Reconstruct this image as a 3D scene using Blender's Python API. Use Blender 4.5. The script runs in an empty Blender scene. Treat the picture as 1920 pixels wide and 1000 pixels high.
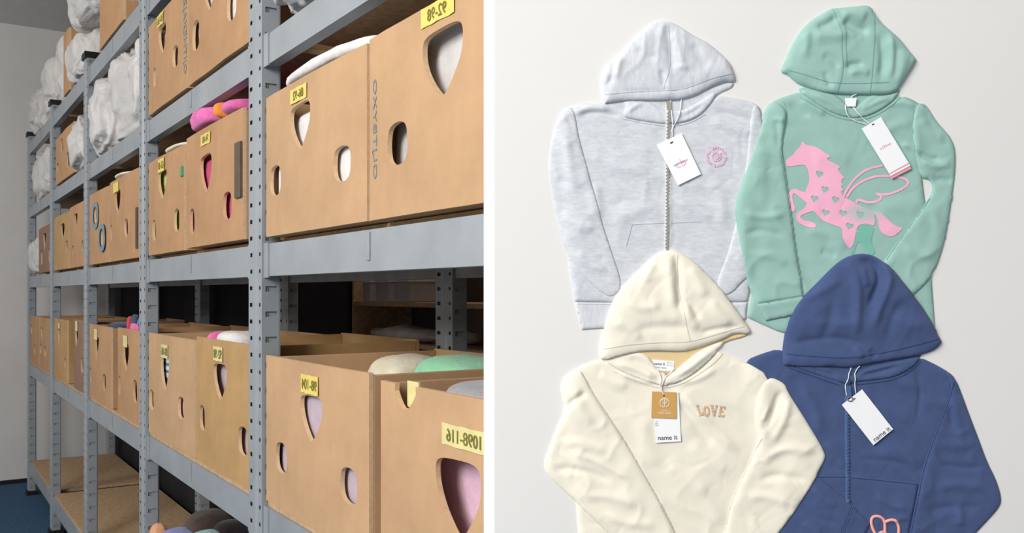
import bpy, math, random
import numpy as np
from mathutils import Vector, Matrix, noise
from mathutils.geometry import delaunay_2d_cdt

random.seed(7)
SC = bpy.context.scene
COL = SC.collection

# ------------------------------------------------------------------ camera, light, exposure
F = 1680.0                       # focal length in pixels (1920 px frame)
H = 1.459                        # camera height = horizon
cam = bpy.data.cameras.new('camera')
cam.sensor_width = 36.0
cam.lens = F / 1920 * 36.0
cam.shift_y = 50.0 / 1920.0
cam.clip_start = 0.02
cam_o = bpy.data.objects.new('camera', cam)
cam_o.location = (0, 0, H)
cam_o.rotation_euler = (math.pi / 2, 0, 0)
COL.objects.link(cam_o)
SC.camera = cam_o

W = bpy.data.worlds.new('world')
SC.world = W
W.use_nodes = True
W.node_tree.nodes['Background'].inputs['Color'].default_value = (0.99, 0.99, 1.0, 1)
W.node_tree.nodes['Background'].inputs['Strength'].default_value = 0.43


def area(name, loc, target, sx, sy, watts, color=(1, 1, 1)):
    l = bpy.data.lights.new(name, 'AREA')
    l.shape = 'RECTANGLE'
    l.size = sx
    l.size_y = sy
    l.energy = watts
    l.color = color
    o = bpy.data.objects.new(name, l)
    o.location = loc
    d = Vector(target) - Vector(loc)
    o.rotation_euler = d.to_track_quat('-Z', 'Y').to_euler()
    COL.objects.link(o)
    return o


area('window_light', (-2.2, -1.2, 2.95), (-0.3, 1.4, 1.45), 1.9, 1.5, 142, (1, 0.985, 0.965))
pl_ = bpy.data.lights.new('aisle_fill', 'POINT')  # added fill without a fixture; brightens the far bays, end wall and ceiling
pl_.energy = 64
pl_.shadow_soft_size = 0.35
pl_.color = (1, 0.97, 0.93)
pl_o = bpy.data.objects.new('aisle_fill', pl_)
pl_o.location = (-4.2, 3.0, 2.55)
COL.objects.link(pl_o)

area('rear_fill', tuple(Matrix.Translation((-0.6214, 2.2025, 0)) @ Matrix.Rotation(math.atan(1125.0 / 1680) - math.pi / 2, 4, 'Z') @ Vector((-0.9, 1.05, 3.45))), tuple(Matrix.Translation((-0.6214, 2.2025, 0)) @ Matrix.Rotation(math.atan(1125.0 / 1680) - math.pi / 2, 4, 'Z') @ Vector((-1.0, 1.25, 1.0))), 0.8, 0.2, 6, (1, 0.93, 0.85))  # added fill behind the rack, lifts the dim opening

SC.view_settings.view_transform = 'Standard'
SC.view_settings.look = 'None'
SC.view_settings.exposure = 0.22
SC.view_settings.gamma = 1.0
SC.view_settings.use_curve_mapping = False

# ------------------------------------------------------------------ coordinates of the rack
TH = math.atan(1125.0 / F)
PHI = TH - math.pi / 2
KS = 1.1717
Y0 = 2.2025
X0 = (486 - 960) / F * Y0
CT = math.cos(TH)
M = Matrix.Translation((X0, Y0, 0)) @ Matrix.Rotation(PHI, 4, 'Z')


def LX(x):                       # measured position along the rack's front plane
    return (Y0 - F / (KS * (x + 165.0))) / CT


def LD(x, d):                    # the same, for something standing d behind the front plane
    k = (x - 960.0) / F
    return (k * Y0 - X0 + d * (math.sin(TH) * k - CT)) / (math.sin(TH) + CT * k)


def ZD(x, y, d):                 # height of a point seen at (x, y) that stands d behind the front plane
    return H - (y - 550.0) / F * (Y0 - CT * LD(x, d) + math.sin(TH) * d)


def LZ(x, y):                    # measured height on the rack's front plane
    return H - (y - 550.0) / (KS * (x + 165.0))


def ZM(m):
    return H - m / KS


# ------------------------------------------------------------------ helpers
def srgb(r, g, b):
    f = lambda c: (c / 12.92 if c <= 0.04045 else ((c + 0.055) / 1.055) ** 2.4)
    return (f(r / 255), f(g / 255), f(b / 255), 1)


def mat(name, color, rough=0.8, metallic=0.0, var=0.0, vscale=6.0, color2=None, stretch=(1, 1, 1),
        bump=0.0, bscale=200.0, bstretch=(1, 1, 1), sheen=0.0, spec=0.3, trans=0.0, dist=0.001, contrast=(0.35, 0.65)):
    m = bpy.data.materials.new(name)
    m.use_nodes = True
    nt = m.node_tree
    b = nt.nodes['Principled BSDF']
    b.inputs['Base Color'].default_value = color
    b.inputs['Roughness'].default_value = rough
    b.inputs['Metallic'].default_value = metallic
    b.inputs['Specular IOR Level'].default_value = spec
    if sheen:
        b.inputs['Sheen Weight'].default_value = sheen
        b.inputs['Sheen Roughness'].default_value = 0.6
    tc = nt.nodes.new('ShaderNodeTexCoord')
    if var or color2:
        mp = nt.nodes.new('ShaderNodeMapping')
        mp.inputs['Scale'].default_value = stretch
        nt.links.new(tc.outputs['Object'], mp.inputs['Vector'])
        n = nt.nodes.new('ShaderNodeTexNoise')
        n.inputs['Scale'].default_value = vscale
        n.inputs['Detail'].default_value = 6
        n.inputs['Roughness'].default_value = 0.65
        nt.links.new(mp.outputs['Vector'], n.inputs['Vector'])
        r = nt.nodes.new('ShaderNodeValToRGB')
        c2 = color2 or tuple(c * (1 - var) for c in color[:3]) + (1,)
        c1 = color if color2 else tuple(min(1, c * (1 + var * 0.5)) for c in color[:3]) + (1,)
        r.color_ramp.elements[0].color = c2
        r.color_ramp.elements[1].color = c1
        r.color_ramp.elements[0].position = contrast[0]
        r.color_ramp.elements[1].position = contrast[1]
        nt.links.new(n.outputs['Fac'], r.inputs['Fac'])
        nt.links.new(r.outputs['Color'], b.inputs['Base Color'])
    if bump:
        mp = nt.nodes.new('ShaderNodeMapping')
        mp.inputs['Scale'].default_value = bstretch
        nt.links.new(tc.outputs['Object'], mp.inputs['Vector'])
        n = nt.nodes.new('ShaderNodeTexNoise')
        n.inputs['Scale'].default_value = bscale
        n.inputs['Detail'].default_value = 3
        nt.links.new(mp.outputs['Vector'], n.inputs['Vector'])
        bp = nt.nodes.new('ShaderNodeBump')
        bp.inputs['Strength'].default_value = bump
        bp.inputs['Distance'].default_value = dist
        nt.links.new(n.outputs['Fac'], bp.inputs['Height'])
        nt.links.new(bp.outputs['Normal'], b.inputs['Normal'])
    return m


def tag(o, label=None, cat=None, group=None, kind=None):
    if label: o['label'] = label
    if cat: o['category'] = cat
    if group: o['group'] = group
    if kind: o['kind'] = kind
    return o


def empty(name, loc=(0, 0, 0), rz=0.0):
    o = bpy.data.objects.new(name, None)
    o.empty_display_size = 0.05
    o.location = loc
    o.rotation_euler = (0, 0, rz)
    COL.objects.link(o)
    return o


def raw_mesh(name, verts, faces, m, smooth=False):
    me = bpy.data.meshes.new(name)
    me.from_pydata([tuple(v) for v in verts], [], [tuple(int(i) for i in f) for f in faces])
    if m: me.materials.append(m)
    if smooth:
        me.polygons.foreach_set('use_smooth', [True] * len(me.polygons))
    me.update()
    return me


def link(name, me, parent=None):
    o = bpy.data.objects.new(name, me)
    COL.objects.link(o)
    if parent: o.parent = parent
    return o


def obj(name, verts, faces, m, parent=None, smooth=False):
    return link(name, raw_mesh(name, verts, faces, m, smooth), parent)


class MB:
    def __init__(s):
        s.v, s.f = [], []

    def box(s, x0, x1, y0, y1, z0, z1):
        n = len(s.v)
        s.v += [(x0, y0, z0), (x1, y0, z0), (x1, y1, z0), (x0, y1, z0), (x0, y0, z1), (x1, y0, z1), (x1, y1, z1), (x0, y1, z1)]
        s.f += [tuple(n + i for i in q) for q in ((0, 3, 2, 1), (4, 5, 6, 7), (0, 1, 5, 4), (1, 2, 6, 5), (2, 3, 7, 6), (3, 0, 4, 7))]
        return s

    def quad(s, a, b, c, d):
        n = len(s.v)
        s.v += [a, b, c, d]
        s.f.append((n, n + 1, n + 2, n + 3))
        return s

    def tube(s, pts, r, k=6):
        pts = [Vector(p) for p in pts]
        n0 = len(s.v)
        for i, p in enumerate(pts):
            t = (pts[min(i + 1, len(pts) - 1)] - pts[max(i - 1, 0)]).normalized()
            a = t.cross(Vector((0, 1, 0)))
            if a.length < 1e-4: a = t.cross(Vector((1, 0, 0)))
            a.normalize()
            b = t.cross(a)
            for j in range(k):
                q = 2 * math.pi * j / k
                s.v.append(tuple(p + r * (math.cos(q) * a + math.sin(q) * b)))
        for i in range(len(pts) - 1):
            for j in range(k):
                a0 = n0 + i * k + j
                a1 = n0 + i * k + (j + 1) % k
                s.f.append((a0, a1, a1 + k, a0 + k))
        s.f.append(tuple(n0 + j for j in range(k))[::-1])
        s.f.append(tuple(n0 + (len(pts) - 1) * k + j for j in range(k)))
        return s

    def build(s, name, m, parent=None, smooth=False, bevel=0.0):
        o = obj(name, s.v, s.f, m, parent, smooth)
        if bevel:
            b = o.modifiers.new('bevel', 'BEVEL')
            b.width = bevel
            b.segments = 2
            b.limit_method = 'ANGLE'
        return o


def chaikin(p, it=2):
    p = np.array(p, float)
    for _ in range(it):
        q = np.roll(p, -1, 0)
        p = np.stack([p * 0.75 + q * 0.25, p * 0.25 + q * 0.75], 1).reshape(-1, 2)
    keep = np.linalg.norm(p - np.roll(p, 1, 0), axis=1) > 1e-6
    return p[keep]


def open_smooth(p, step=3.0):
    p = np.array(p, float)
    for _ in range(2):
        q = p[1:]
        a = p[:-1]
        r = np.stack([a * 0.75 + q * 0.25, a * 0.25 + q * 0.75], 1).reshape(-1, 2)
        p = np.vstack([p[:1], r, p[-1:]])
    d = np.r_[0, np.cumsum(np.linalg.norm(np.diff(p, axis=0), axis=1))]
    n = max(2, int(d[-1] / step) + 1)
    t = np.linspace(0, d[-1], n)
    return np.stack([np.interp(t, d, p[:, 0]), np.interp(t, d, p[:, 1])], 1)


def resample(p, step):
    q = np.vstack([p, p[:1]])
    d = np.r_[0, np.cumsum(np.linalg.norm(np.diff(q, axis=0), axis=1))]
    n = max(6, int(d[-1] / step))
    t = np.linspace(0, d[-1], n, endpoint=False)
    return np.stack([np.interp(t, d, q[:, 0]), np.interp(t, d, q[:, 1])], 1)


def inside(px, py, poly):
    r = np.zeros(px.shape, bool)
    x0, y0 = poly[-1]
    for x1, y1 in poly:
        if y0 != y1:
            c = ((y1 > py) != (y0 > py)) & (px < (x0 - x1) * (py - y1) / (y0 - y1) + x1)
            r ^= c
        x0, y0 = x1, y1
    return r


def seg_dist(px, py, pts, closed=True):
    best = np.full(px.shape, 1e9)
    par = np.zeros(px.shape)
    n = len(pts)
    m = n if closed else n - 1
    for i in range(m):
        a = pts[i]
        b = pts[(i + 1) % n]
        dx, dy = b - a
        L = dx * dx + dy * dy + 1e-12
        t = np.clip(((px - a[0]) * dx + (py - a[1]) * dy) / L, 0, 1)
        d = np.hypot(px - a[0] - t * dx, py - a[1] - t * dy)
        u = d < best
        best = np.where(u, d, best)
        par = np.where(u, (i + t) / m, par)
    return best, par


def triangulate(loops, interior):
    """loops: outline then holes. Returns 2D points and triangles inside outline, outside holes."""
    pts, edges = [], []
    for lp in loops:
        n = len(pts)
        pts += [Vector((float(a), float(b))) for a, b in lp]
        k = len(lp)
        edges += [(n + i, n + (i + 1) % k) for i in range(k)]
    pts += [Vector((float(a), float(b))) for a, b in interior]
    r = delaunay_2d_cdt(pts, edges, [], 0, 1e-7)
    V = np.array([(v.x, v.y) for v in r[0]])
    T = np.array([f for f in r[2] if len(f) == 3], int)
    c = V[T].mean(1)
    ok = inside(c[:, 0], c[:, 1], loops[0])
    for h in loops[1:]:
        ok &= ~inside(c[:, 0], c[:, 1], h)
    T = T[ok]
    a, b, d = V[T[:, 0]], V[T[:, 1]], V[T[:, 2]]
    cr = (b[:, 0] - a[:, 0]) * (d[:, 1] - a[:, 1]) - (b[:, 1] - a[:, 1]) * (d[:, 0] - a[:, 0])
    T[cr < 0] = T[cr < 0][:, ::-1]
    T = T[np.abs(cr) > 1e-12]
    used = np.unique(T)
    mp = -np.ones(len(V), int)
    mp[used] = np.arange(len(used))
    return V[used], mp[T]


def boundary(T):
    e = {}
    for t in T:
        for i in range(3):
            a, b = int(t[i]), int(t[(i + 1) % 3])
            if (b, a) in e: del e[(b, a)]
            else: e[(a, b)] = 1
    return list(e)


TEXT_CACHE = {}


def text2d(body, bold=0.0):
    key = (body, bold)
    if key in TEXT_CACHE: return TEXT_CACHE[key]
    c = bpy.data.curves.new('text', 'FONT')
    c.body = body
    c.align_x = 'CENTER'
    c.align_y = 'CENTER'
    c.resolution_u = 3
    c.offset = bold
    o = bpy.data.objects.new('text', c)
    COL.objects.link(o)
    dg = bpy.context.evaluated_depsgraph_get()
    me = bpy.data.meshes.new_from_object(o.evaluated_get(dg))
    V = np.array([v.co[:2] for v in me.vertices]) if len(me.vertices) else np.zeros((0, 2))
    Fc = [tuple(p.vertices) for p in me.polygons]
    bpy.data.objects.remove(o)
    bpy.data.curves.remove(c)
    bpy.data.meshes.remove(me)
    if len(V):
        V = V - (V.max(0) + V.min(0)) / 2
    TEXT_CACHE[key] = (V, Fc)
    return V, Fc


# ------------------------------------------------------------------ materials
STEEL = mat('painted_steel', srgb(158, 164, 168), 0.45, 0.12, var=0.12, vscale=5, bump=0.05, bscale=60)
STEEL_D = mat('galvanised_steel', srgb(160, 165, 168), 0.45, 0.2, var=0.18, vscale=14)
BLACK = mat('black_plastic', srgb(28, 28, 30), 0.5)
CHIP = mat('chipboard', srgb(196, 164, 128), 0.85, var=0.22, vscale=40, bump=0.1, bscale=300)
CARD = [
    mat('cardboard_tan', srgb(198, 160, 121), 0.88, var=0.14, vscale=4, bump=0.2, bscale=60, bstretch=(6, 1, 0.4), dist=0.002),
    mat('cardboard_brown', srgb(190, 148, 108), 0.88, var=0.16, vscale=4, bump=0.2, bscale=60, bstretch=(6, 1, 0.4), dist=0.002),
    mat('cardboard_ochre', srgb(188, 150, 101), 0.88, var=0.14, vscale=5, bump=0.12, bscale=60, bstretch=(6, 1, 0.4), dist=0.002),
    mat('cardboard_grey', srgb(150, 118, 98), 0.9, var=0.15, vscale=6, bump=0.12, bscale=60, dist=0.002),
]
CUT = mat('cardboard_cut_edge', srgb(226, 192, 152), 0.9, var=0.12, vscale=90)
TAPE = mat('yellow_tape', srgb(232, 212, 110), 0.55, var=0.10, vscale=25)
TAPE_P = mat('pale_yellow_tape', srgb(224, 214, 150), 0.6, var=0.1, vscale=25)
INK = mat('marker_ink', srgb(128, 120, 56), 0.7)
BLUEINK = mat('blue_grey_print', srgb(120, 148, 160), 0.8)
DKTAPE = mat('dark_brown_tape', srgb(98, 84, 72), 0.7, var=0.15, vscale=30)
GREENST = mat('green_sticker', srgb(96, 160, 112), 0.7)
SACK = mat('white_sack_film', srgb(207, 204, 200), 0.45, var=0.06, vscale=8, bump=0.5, bscale=34, dist=0.008, spec=0.5)
WALLP = mat('wall_paint', srgb(222, 219, 215), 0.9, var=0.05, vscale=1.5, bump=0.05, bscale=80)
CEILP = mat('ceiling_paint', srgb(222, 217, 213), 0.95, var=0.05, vscale=1.2)
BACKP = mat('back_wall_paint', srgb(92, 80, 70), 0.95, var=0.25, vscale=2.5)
GAPSHADE = mat('gap_shade_paint', srgb(42, 40, 43), 0.95, var=0.2, vscale=3)  # shade of the gaps behind the rack, put into the colour
CARPET = mat('blue_carpet', srgb(62, 96, 128), 0.97, var=0.35, vscale=60, bump=0.6, bscale=500, dist=0.004)
BOARD = mat('backdrop_board', srgb(226, 224, 220), 0.8, var=0.012, vscale=2)
WHITE = mat('white_trim_paint', srgb(252, 252, 252), 0.6)


def cloth(name, c, var=0.1):
    return mat(name, c, 0.95, var=var, vscale=30, bump=0.4, bscale=140, dist=0.004, sheen=0.2, spec=0.1)


CLOTH = {
    'white': cloth('white_cotton', srgb(232, 228, 226)), 'cream': cloth('cream_cotton', srgb(236, 226, 200)),
    'pink': cloth('pink_fleece', srgb(232, 112, 176), 0.2), 'palepink': cloth('pale_pink_fleece', srgb(226, 186, 206)),
    'magenta': cloth('magenta_knit', srgb(214, 66, 120), 0.25), 'lime': cloth('lime_cotton', srgb(206, 226, 120)),
    'mint': cloth('mint_cotton', srgb(150, 216, 172)), 'navy': cloth('navy_knit', srgb(52, 60, 92), 0.3),
    'red': cloth('red_cotton', srgb(206, 52, 70)), 'blue': cloth('blue_cotton', srgb(96, 130, 190)),
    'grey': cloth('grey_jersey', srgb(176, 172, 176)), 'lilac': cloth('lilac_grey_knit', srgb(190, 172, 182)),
    'teal': cloth('pale_teal_cotton', srgb(140, 186, 188)), 'orange': cloth('orange_cotton', srgb(244, 152, 60)),
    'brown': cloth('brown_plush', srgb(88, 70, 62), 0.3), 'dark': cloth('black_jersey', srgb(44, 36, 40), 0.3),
    'periwinkle': cloth('periwinkle_cotton', srgb(126, 136, 196)), 'peach': cloth('peach_cotton', srgb(232, 170, 130)),
}


def striped(name, a, b, scale=60):
    m = mat(name, a, 0.95, spec=0.1)
    nt = m.node_tree
    tc = nt.nodes.new('ShaderNodeTexCoord')
    w = nt.nodes.new('ShaderNodeTexWave')
    w.bands_direction = 'Z'
    w.inputs['Scale'].default_value = scale
    w.inputs['Distortion'].default_value = 2.0
    r = nt.nodes.new('ShaderNodeValToRGB')
    r.color_ramp.elements[0].color = a
    r.color_ramp.elements[1].color = b
    r.color_ramp.elements[0].position = 0.55
    r.color_ramp.elements[1].position = 0.68
    nt.links.new(tc.outputs['Object'], w.inputs['Vector'])
    nt.links.new(w.outputs['Fac'], r.inputs['Fac'])
    nt.links.new(r.outputs['Color'], nt.nodes['Principled BSDF'].inputs['Base Color'])
    return m


CLOTH['stripes'] = striped('blue_white_striped_cotton', srgb(226, 226, 224), srgb(70, 140, 170), 12)

# ------------------------------------------------------------------ the setting
XE = -5.66                       # end wall, along the rack
YB = 1.5                         # wall behind the rack
CZ = 3.52                        # ceiling
XN = 2.45


def local_struct(name, mb, m, bevel=0):
    o = mb.build(name, m, None, bevel=bevel)
    o.matrix_world = M
    return tag(o, kind='structure')


local_struct('floor', MB().box(XE - 0.1, 6.5, -4.5, YB + 0.1, -0.1, 0.0), CARPET)
local_struct('ceiling', MB().box(XE - 0.1, 4.2, -4.5, YB + 0.1, CZ, CZ + 0.1), CEILP)
local_struct('wall_left', MB().box(XE - 0.1, XE, -4.5, YB, 0, CZ), WALLP)
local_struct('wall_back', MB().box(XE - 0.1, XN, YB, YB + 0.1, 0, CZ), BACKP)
local_struct('shade_panel_rear', MB().box(XE, -1.75, 0.62, 0.66, 0, CZ), GAPSHADE)  # dark panel added so the gaps of the farther bays read black
local_struct('shade_panel_return', MB().box(-1.79, -1.75, 0.66, YB, 0, CZ), GAPSHADE)  # added dark return, closes the shade panel off towards the back wall
local_struct('shade_strip_left', MB().box(XE, XE + 0.015, -4.5, YB, 0.0, 0.03), BLACK)  # dark strip drawn as the shadow along the foot of the wall

# partition board that carries the hoodies
YP = 1.03                        # its front face
S = (YP - 0.005) / F             # metres per pixel of the cloth layer
bx0 = (927 - 960) / F * YP
tx0 = (907 - 960) / F * YP
tag(MB().box(bx0, 2.0, YP, YP + 0.02, 0, CZ).build('wall_right', BOARD), kind='structure')
tag(MB().box(tx0, bx0, YP, YP + 0.02, 0, CZ).build('trim_1', WHITE), kind='structure')

# ------------------------------------------------------------------ the rack
BAY = 1.294
LEV = [(1.435, 1.538), (0.603, 0.697), (-0.139, -0.048), (-0.728, -0.643), (-1.275, -1.18)]
DEPTH = 0.56
BT = 0.015
rack = empty('shelving_rack', (X0, Y0, 0), PHI)
tag(rack, 'long grey steel shelving rack with slotted uprights and five board levels along the aisle', 'shelving')


def ladder(mb, w, z0, z1, cols, sw, sh, pitch, to3):
    """plate with real rectangular slots: cols = slot centres across the width"""
    n = int((z1 - z0) / pitch)
    z = z0
    for i in range(n + 1):
        a, b = z, min(z + pitch - sh, z1)
        mb.quad(to3(-w / 2, a), to3(w / 2, a), to3(w / 2, b), to3(-w / 2, b))
        c = min(z + pitch, z1)
        if b >= z1: break
        xs = [-w / 2]
        for k in cols: xs += [k - sw / 2, k + sw / 2]
        xs.append(w / 2)
        for q in range(0, len(xs), 2):
            mb.quad(to3(xs[q], b), to3(xs[q + 1], b), to3(xs[q + 1], c), to3(xs[q], c))
        z = c


def upright_mesh(top):
    mb = MB()
    y0 = -0.012
    ladder(mb, 0.050, 0.0, top, (-0.006,), 0.019, 0.010, 0.041, lambda u, z: (u - 0.019, y0, z))
    ladder(mb, 0.030, 0.0, top, (0.0,), 0.011, 0.009, 0.041, lambda u, z: (u + 0.029, y0 + 0.004, z))
    mb.quad((0.006, y0, 0), (0.014, y0 + 0.004, 0), (0.014, y0 + 0.004, top), (0.006, y0, top))
    ladder(mb, 0.046, 0.0, top, (0.0,), 0.028, 0.013, 0.0615, lambda u, z: (0.044, y0 + 0.027 + u, z))
    ladder(mb, 0.046, 0.0, top, (0.0,), 0.028, 0.013, 0.0615, lambda u, z: (-0.044, y0 + 0.027 - u, z))
    mb.quad((0.039, y0 + 0.012, 0), (0.039, 0.034, 0), (0.039, 0.034, top), (0.039, y0 + 0.012, top))
    mb.quad((-0.039, y0 + 0.012, 0), (-0.039, 0.034, 0), (-0.039, 0.034, top), (-0.039, y0 + 0.012, top))
    # folded return lips and closing strip
    mb.box(-0.044, -0.041, 0.034, 0.038, 0, top)
    mb.box(0.041, 0.044, 0.034, 0.038, 0, top)
    mb.quad((-0.041, y0 + 0.02, 0), (0.041, y0 + 0.02, 0), (0.041, y0 + 0.02, top), (-0.041, y0 + 0.02, top))
    return raw_mesh('upright', mb.v, mb.f, STEEL)


UP = {2.594: upright_mesh(2.594), 3.30: upright_mesh(3.30)}
cap_me = raw_mesh('cap', *(lambda b: (b.v, b.f))(MB().box(-0.05, 0.05, -0.02, 0.055, 0, 0.03)), BLACK)
foot_me = raw_mesh('foot', *(lambda b: (b.v, b.f))(MB().box(-0.055, 0.055, -0.025, 0.06, 0, 0.008).box(-0.05, 0.05, -0.018, 0.052, 0.008, 0.03)), BLACK)
for i in range(-4, 2):
    top = 3.30 if i >= -1 else 2.594
    for yb in (0.0, DEPTH - 0.03):
        u = link('upright', UP[top], rack)
        u.location = (i * BAY if i < 1 else 1.275, yb, 0)
        c = link('cap', cap_me, u)
        c.location = (0, 0, top)
        link('foot', foot_me, u)

for b in range(-4, 1):
    xa, xb = b * BAY + 0.046, ((b + 1) * BAY if b < 0 else 1.275) - 0.046
    for li, (mt, mbm) in enumerate(LEV):
        zt, zb = ZM(mt), ZM(mbm)
        fb = MB().box(xa, xb, 0.0, 0.004, zb, zt).box(xa, xb, 0.004, 0.03, zb, zb + 0.004).box(xa, xb, 0.004, 0.03, zt - 0.004, zt)
        beam = fb.build('front_beam', STEEL, rack)
        xm = (xa + xb) / 2
        MB().box(xm - 0.006, xm + 0.006, -0.003, 0.0, zb + 0.02, zt - 0.004).build('tab', STEEL_D, beam, bevel=0.001)
        for pa, pb in ((xa - 0.001, xa + 0.03), (xb - 0.03, xb + 0.001)):
            MB().box(pa, pb, -0.004, 0.0, zb - 0.004, zt + 0.002).build('end_plate', STEEL, beam)
        MB().box(xa, xb, DEPTH - 0.03, DEPTH, zb, zt).build('back_beam', STEEL_D, rack)
        MB().box(xa + 0.002, xb - 0.002, 0.006 if li < 2 else 0.045, DEPTH - 0.002, zt + 0.0005, zt + BT).build('shelf_board', CHIP, rack)
for i in range(-4, 2):             # side braces between front and rear uprights
    xi = i * BAY if i < 1 else 1.275
    for zz in (0.12, 1.2, 2.3):
        MB().box(xi - 0.012, xi + 0.012, 0.05, DEPTH - 0.04, zz - 0.015, zz + 0.015).build('side_brace', STEEL_D, rack)

ZB = [ZM(t) + BT for t, _ in LEV]  # top of the boards

# ------------------------------------------------------------------ cardboard boxes
BD = 0.47


def shape_pts(kind, cx, cy, w, h, rot=0.0):
    if kind == 'shield':
        p = [(-.5, .36), (-.40, .46), (-.1, .49), (.36, .5), (.5, .40), (.49, .08), (.33, -.2), (.08, -.5), (-.03, -.5), (-.3, -.22), (-.47, .08)]
    elif kind == 'slit':
        p = [(-.5, .4), (-.35, .5), (.35, .5), (.5, .4), (.25, -.2), (.06, -.5), (-.06, -.5), (-.3, -.1)]
    else:
        p = [(-.5, .12), (-.42, .4), (-.15, .5), (.2, .5), (.45, .38), (.5, .05), (.46, -.35), (.2, -.5), (-.15, -.5), (-.42, -.38), (-.5, -.12)]
    p = chaikin(p, 2)
    return np.stack([cx + p[:, 0] * w, cy + p[:, 1] * h], 1)


def panel_mesh(loops, w, h, t, bulge, m, seed):
    g = 0.06
    xs = np.arange(-w / 2 + g * 0.6, w / 2 - g * 0.3, g)
    ys = np.arange(g * 0.6, h - g * 0.3, g)
    gx, gy = [a.ravel() for a in np.meshgrid(xs, ys)]
    ok = np.ones(gx.shape, bool)
    for lp in loops[1:]:
        ok &= (seg_dist(gx, gy, lp)[0] > g * 0.3) & ~inside(gx, gy, lp)
    out = resample(np.array(loops[0]), 0.05) if len(loops[0]) == 4 else np.array(loops[0])
    if len(loops[0]) == 4:
        a = np.array(loops[0], float)
        out = []
        for i in range(4):
            for k in range(8):
                out.append(a[i] + (a[(i + 1) % 4] - a[i]) * k / 8)
        out = np.array(out)
    V, T = triangulate([out] + list(loops[1:]), np.stack([gx[ok], gy[ok]], 1))
    n = len(V)
    dz = []
    for u, v in V:
        dz.append(dzf(u, v, w, h, bulge, seed))
    vs = [(u, d, v) for (u, v), d in zip(V, dz)] + [(u, d + t, v) for (u, v), d in zip(V, dz)]
    fs = [tuple(f) for f in T] + [tuple(n + i for i in f[::-1]) for f in T]
    for a, b in boundary(T):
        fs.append((b, a, a + n, b + n))
    return vs, fs


def dzf(u, v, w, h, bulge, seed):
        e = max(0.0, math.cos(math.pi * min(1, abs(u) / (w / 2)) / 2)) * max(0.0, math.sin(math.pi * min(1, max(0, v / h)) * 0.5 + 0.35))
        return -bulge * e + 0.003 * noise.noise((u * 6 + seed, v * 6, seed)) * max(0, min(1, (w / 2 - abs(u)) / 0.05))


BOXD = {}


def make_box(label, xl, xr, zb, zt, tone=0, holes=(), tape=None, depth=BD, yf=0.0, notch=None, seed=None, name='cardboard_box', group=None):
    """holes: (kind, px, py[, w, h]) measured on the front face; tape: (px, py, text or None[, w, h])"""
    seed = random.random() * 50 if seed is None else seed
    w, h, t = xr - xl, zt - zb, 0.009
    xc = (xl + xr) / 2
    p = M @ Vector((xc, yf, zb + 0.0015))
    e = empty(name, p, PHI)
    tag(e, label, 'box', group or 'cardboard boxes of clothes on the rack')
    m = CARD[tone]
    loops = [[(-w / 2, 0), (w / 2, 0), (w / 2, h), (-w / 2, h)]]
    hol = []
    for hh in holes:
        kind, hx, hy = hh[:3]
        ww, hv = (hh[3], hh[4]) if len(hh) > 3 else ((0.125, 0.098) if kind in ('shield', 'slit') else (0.080, 0.071))
        u, v = LX(hx) - xc, LZ(hx, hy) - zb
        ww = min(ww, 0.9 * w)
        u = max(-w / 2 + ww / 2 + 0.012, min(w / 2 - ww / 2 - 0.012, u))
        hol.append(shape_pts(kind, u, v, ww, hv))
    if notch:
        u, wn, dn = LX(notch[0]) - xc, notch[1], notch[2]
        k = 10
        pts = [(-w / 2, 0), (w / 2, 0), (w / 2, h)]
        for i in range(k + 1):
            q = i / k * math.pi
            pts.append((u + wn / 2 * math.cos(q) * (1 + 0.1 * math.sin(5 * q)), h - dn * math.sin(q)))
        pts.append((-w / 2, h))
        loops = [pts]
    vs, fs = panel_mesh(loops + hol, w, h, t, 0.005, m, seed)
    front = obj('front_panel', vs, fs, m, e)
    front.data.materials.append(CUT)
    for p_ in front.data.polygons:
        if len(p_.vertices) == 4: p_.material_index = 1
    vs, fs = panel_mesh([[(-w / 2, 0), (w / 2, 0), (w / 2, h), (-w / 2, h)]], w, h, t, -0.006, m, seed + 3)
    bk = obj('back_panel', vs, fs, m, e)
    bk.location = (0, depth - t, 0)
    for sx in (-1, 1):
        a, b = (w / 2 - t, w / 2) if sx > 0 else (-w / 2, -w / 2 + t)
        MB().box(a, b, t, depth - t, 0, h - 0.004).build('side_panel', m, e, bevel=0.002)
    MB().box(-w / 2 + t, w / 2 - t, t, depth - t, 0.001, 0.01).build('bottom_panel', m, e)
    if tape:
        hx, hy, txt = tape[:3]
        tw, th = (tape[3], tape[4]) if len(tape) > 3 else (0.10, 0.04)
        u, v = LX(hx) - xc, LZ(hx, hy) - zb
        dy = min(dzf(u + q_ * tw / 2, v + k_ * th / 2, w, h, 0.005, seed) for q_ in (-1, 0, 1) for k_ in (-1, 0, 1)) - 0.0016
        lv, lf = [], []
        nseg = 6
        for i in range(nseg + 1):
            for j in range(2):
                uu = -tw / 2 + tw * i / nseg
                lv.append((uu, 0.0006 * math.sin(i * 1.7), (-th / 2, th / 2)[j] + 0.0008 * math.sin(i * 2.3 + j)))
        for i in range(nseg):
            lf.append((2 * i, 2 * i + 2, 2 * i + 3, 2 * i + 1))
        tm = TAPE_P if (len(tape) > 5 and tape[5]) else TAPE
        to = obj('tape_label', lv, lf, tm, e)
        to.location = (u, dy, v)
        if txt:
            TV, TF = text2d(txt, 0.012)
            sc = min(tw * 0.86 / (np.ptp(TV[:, 0]) + 1e-6), th * 0.62 / (np.ptp(TV[:, 1]) + 1e-6))
            obj('handwriting', [(-a * sc, -0.0012, b * sc) for a, b in TV], TF, INK, to)
    BOXD[e.name] = (w, h, seed)
    return e, xc, zb


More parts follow.
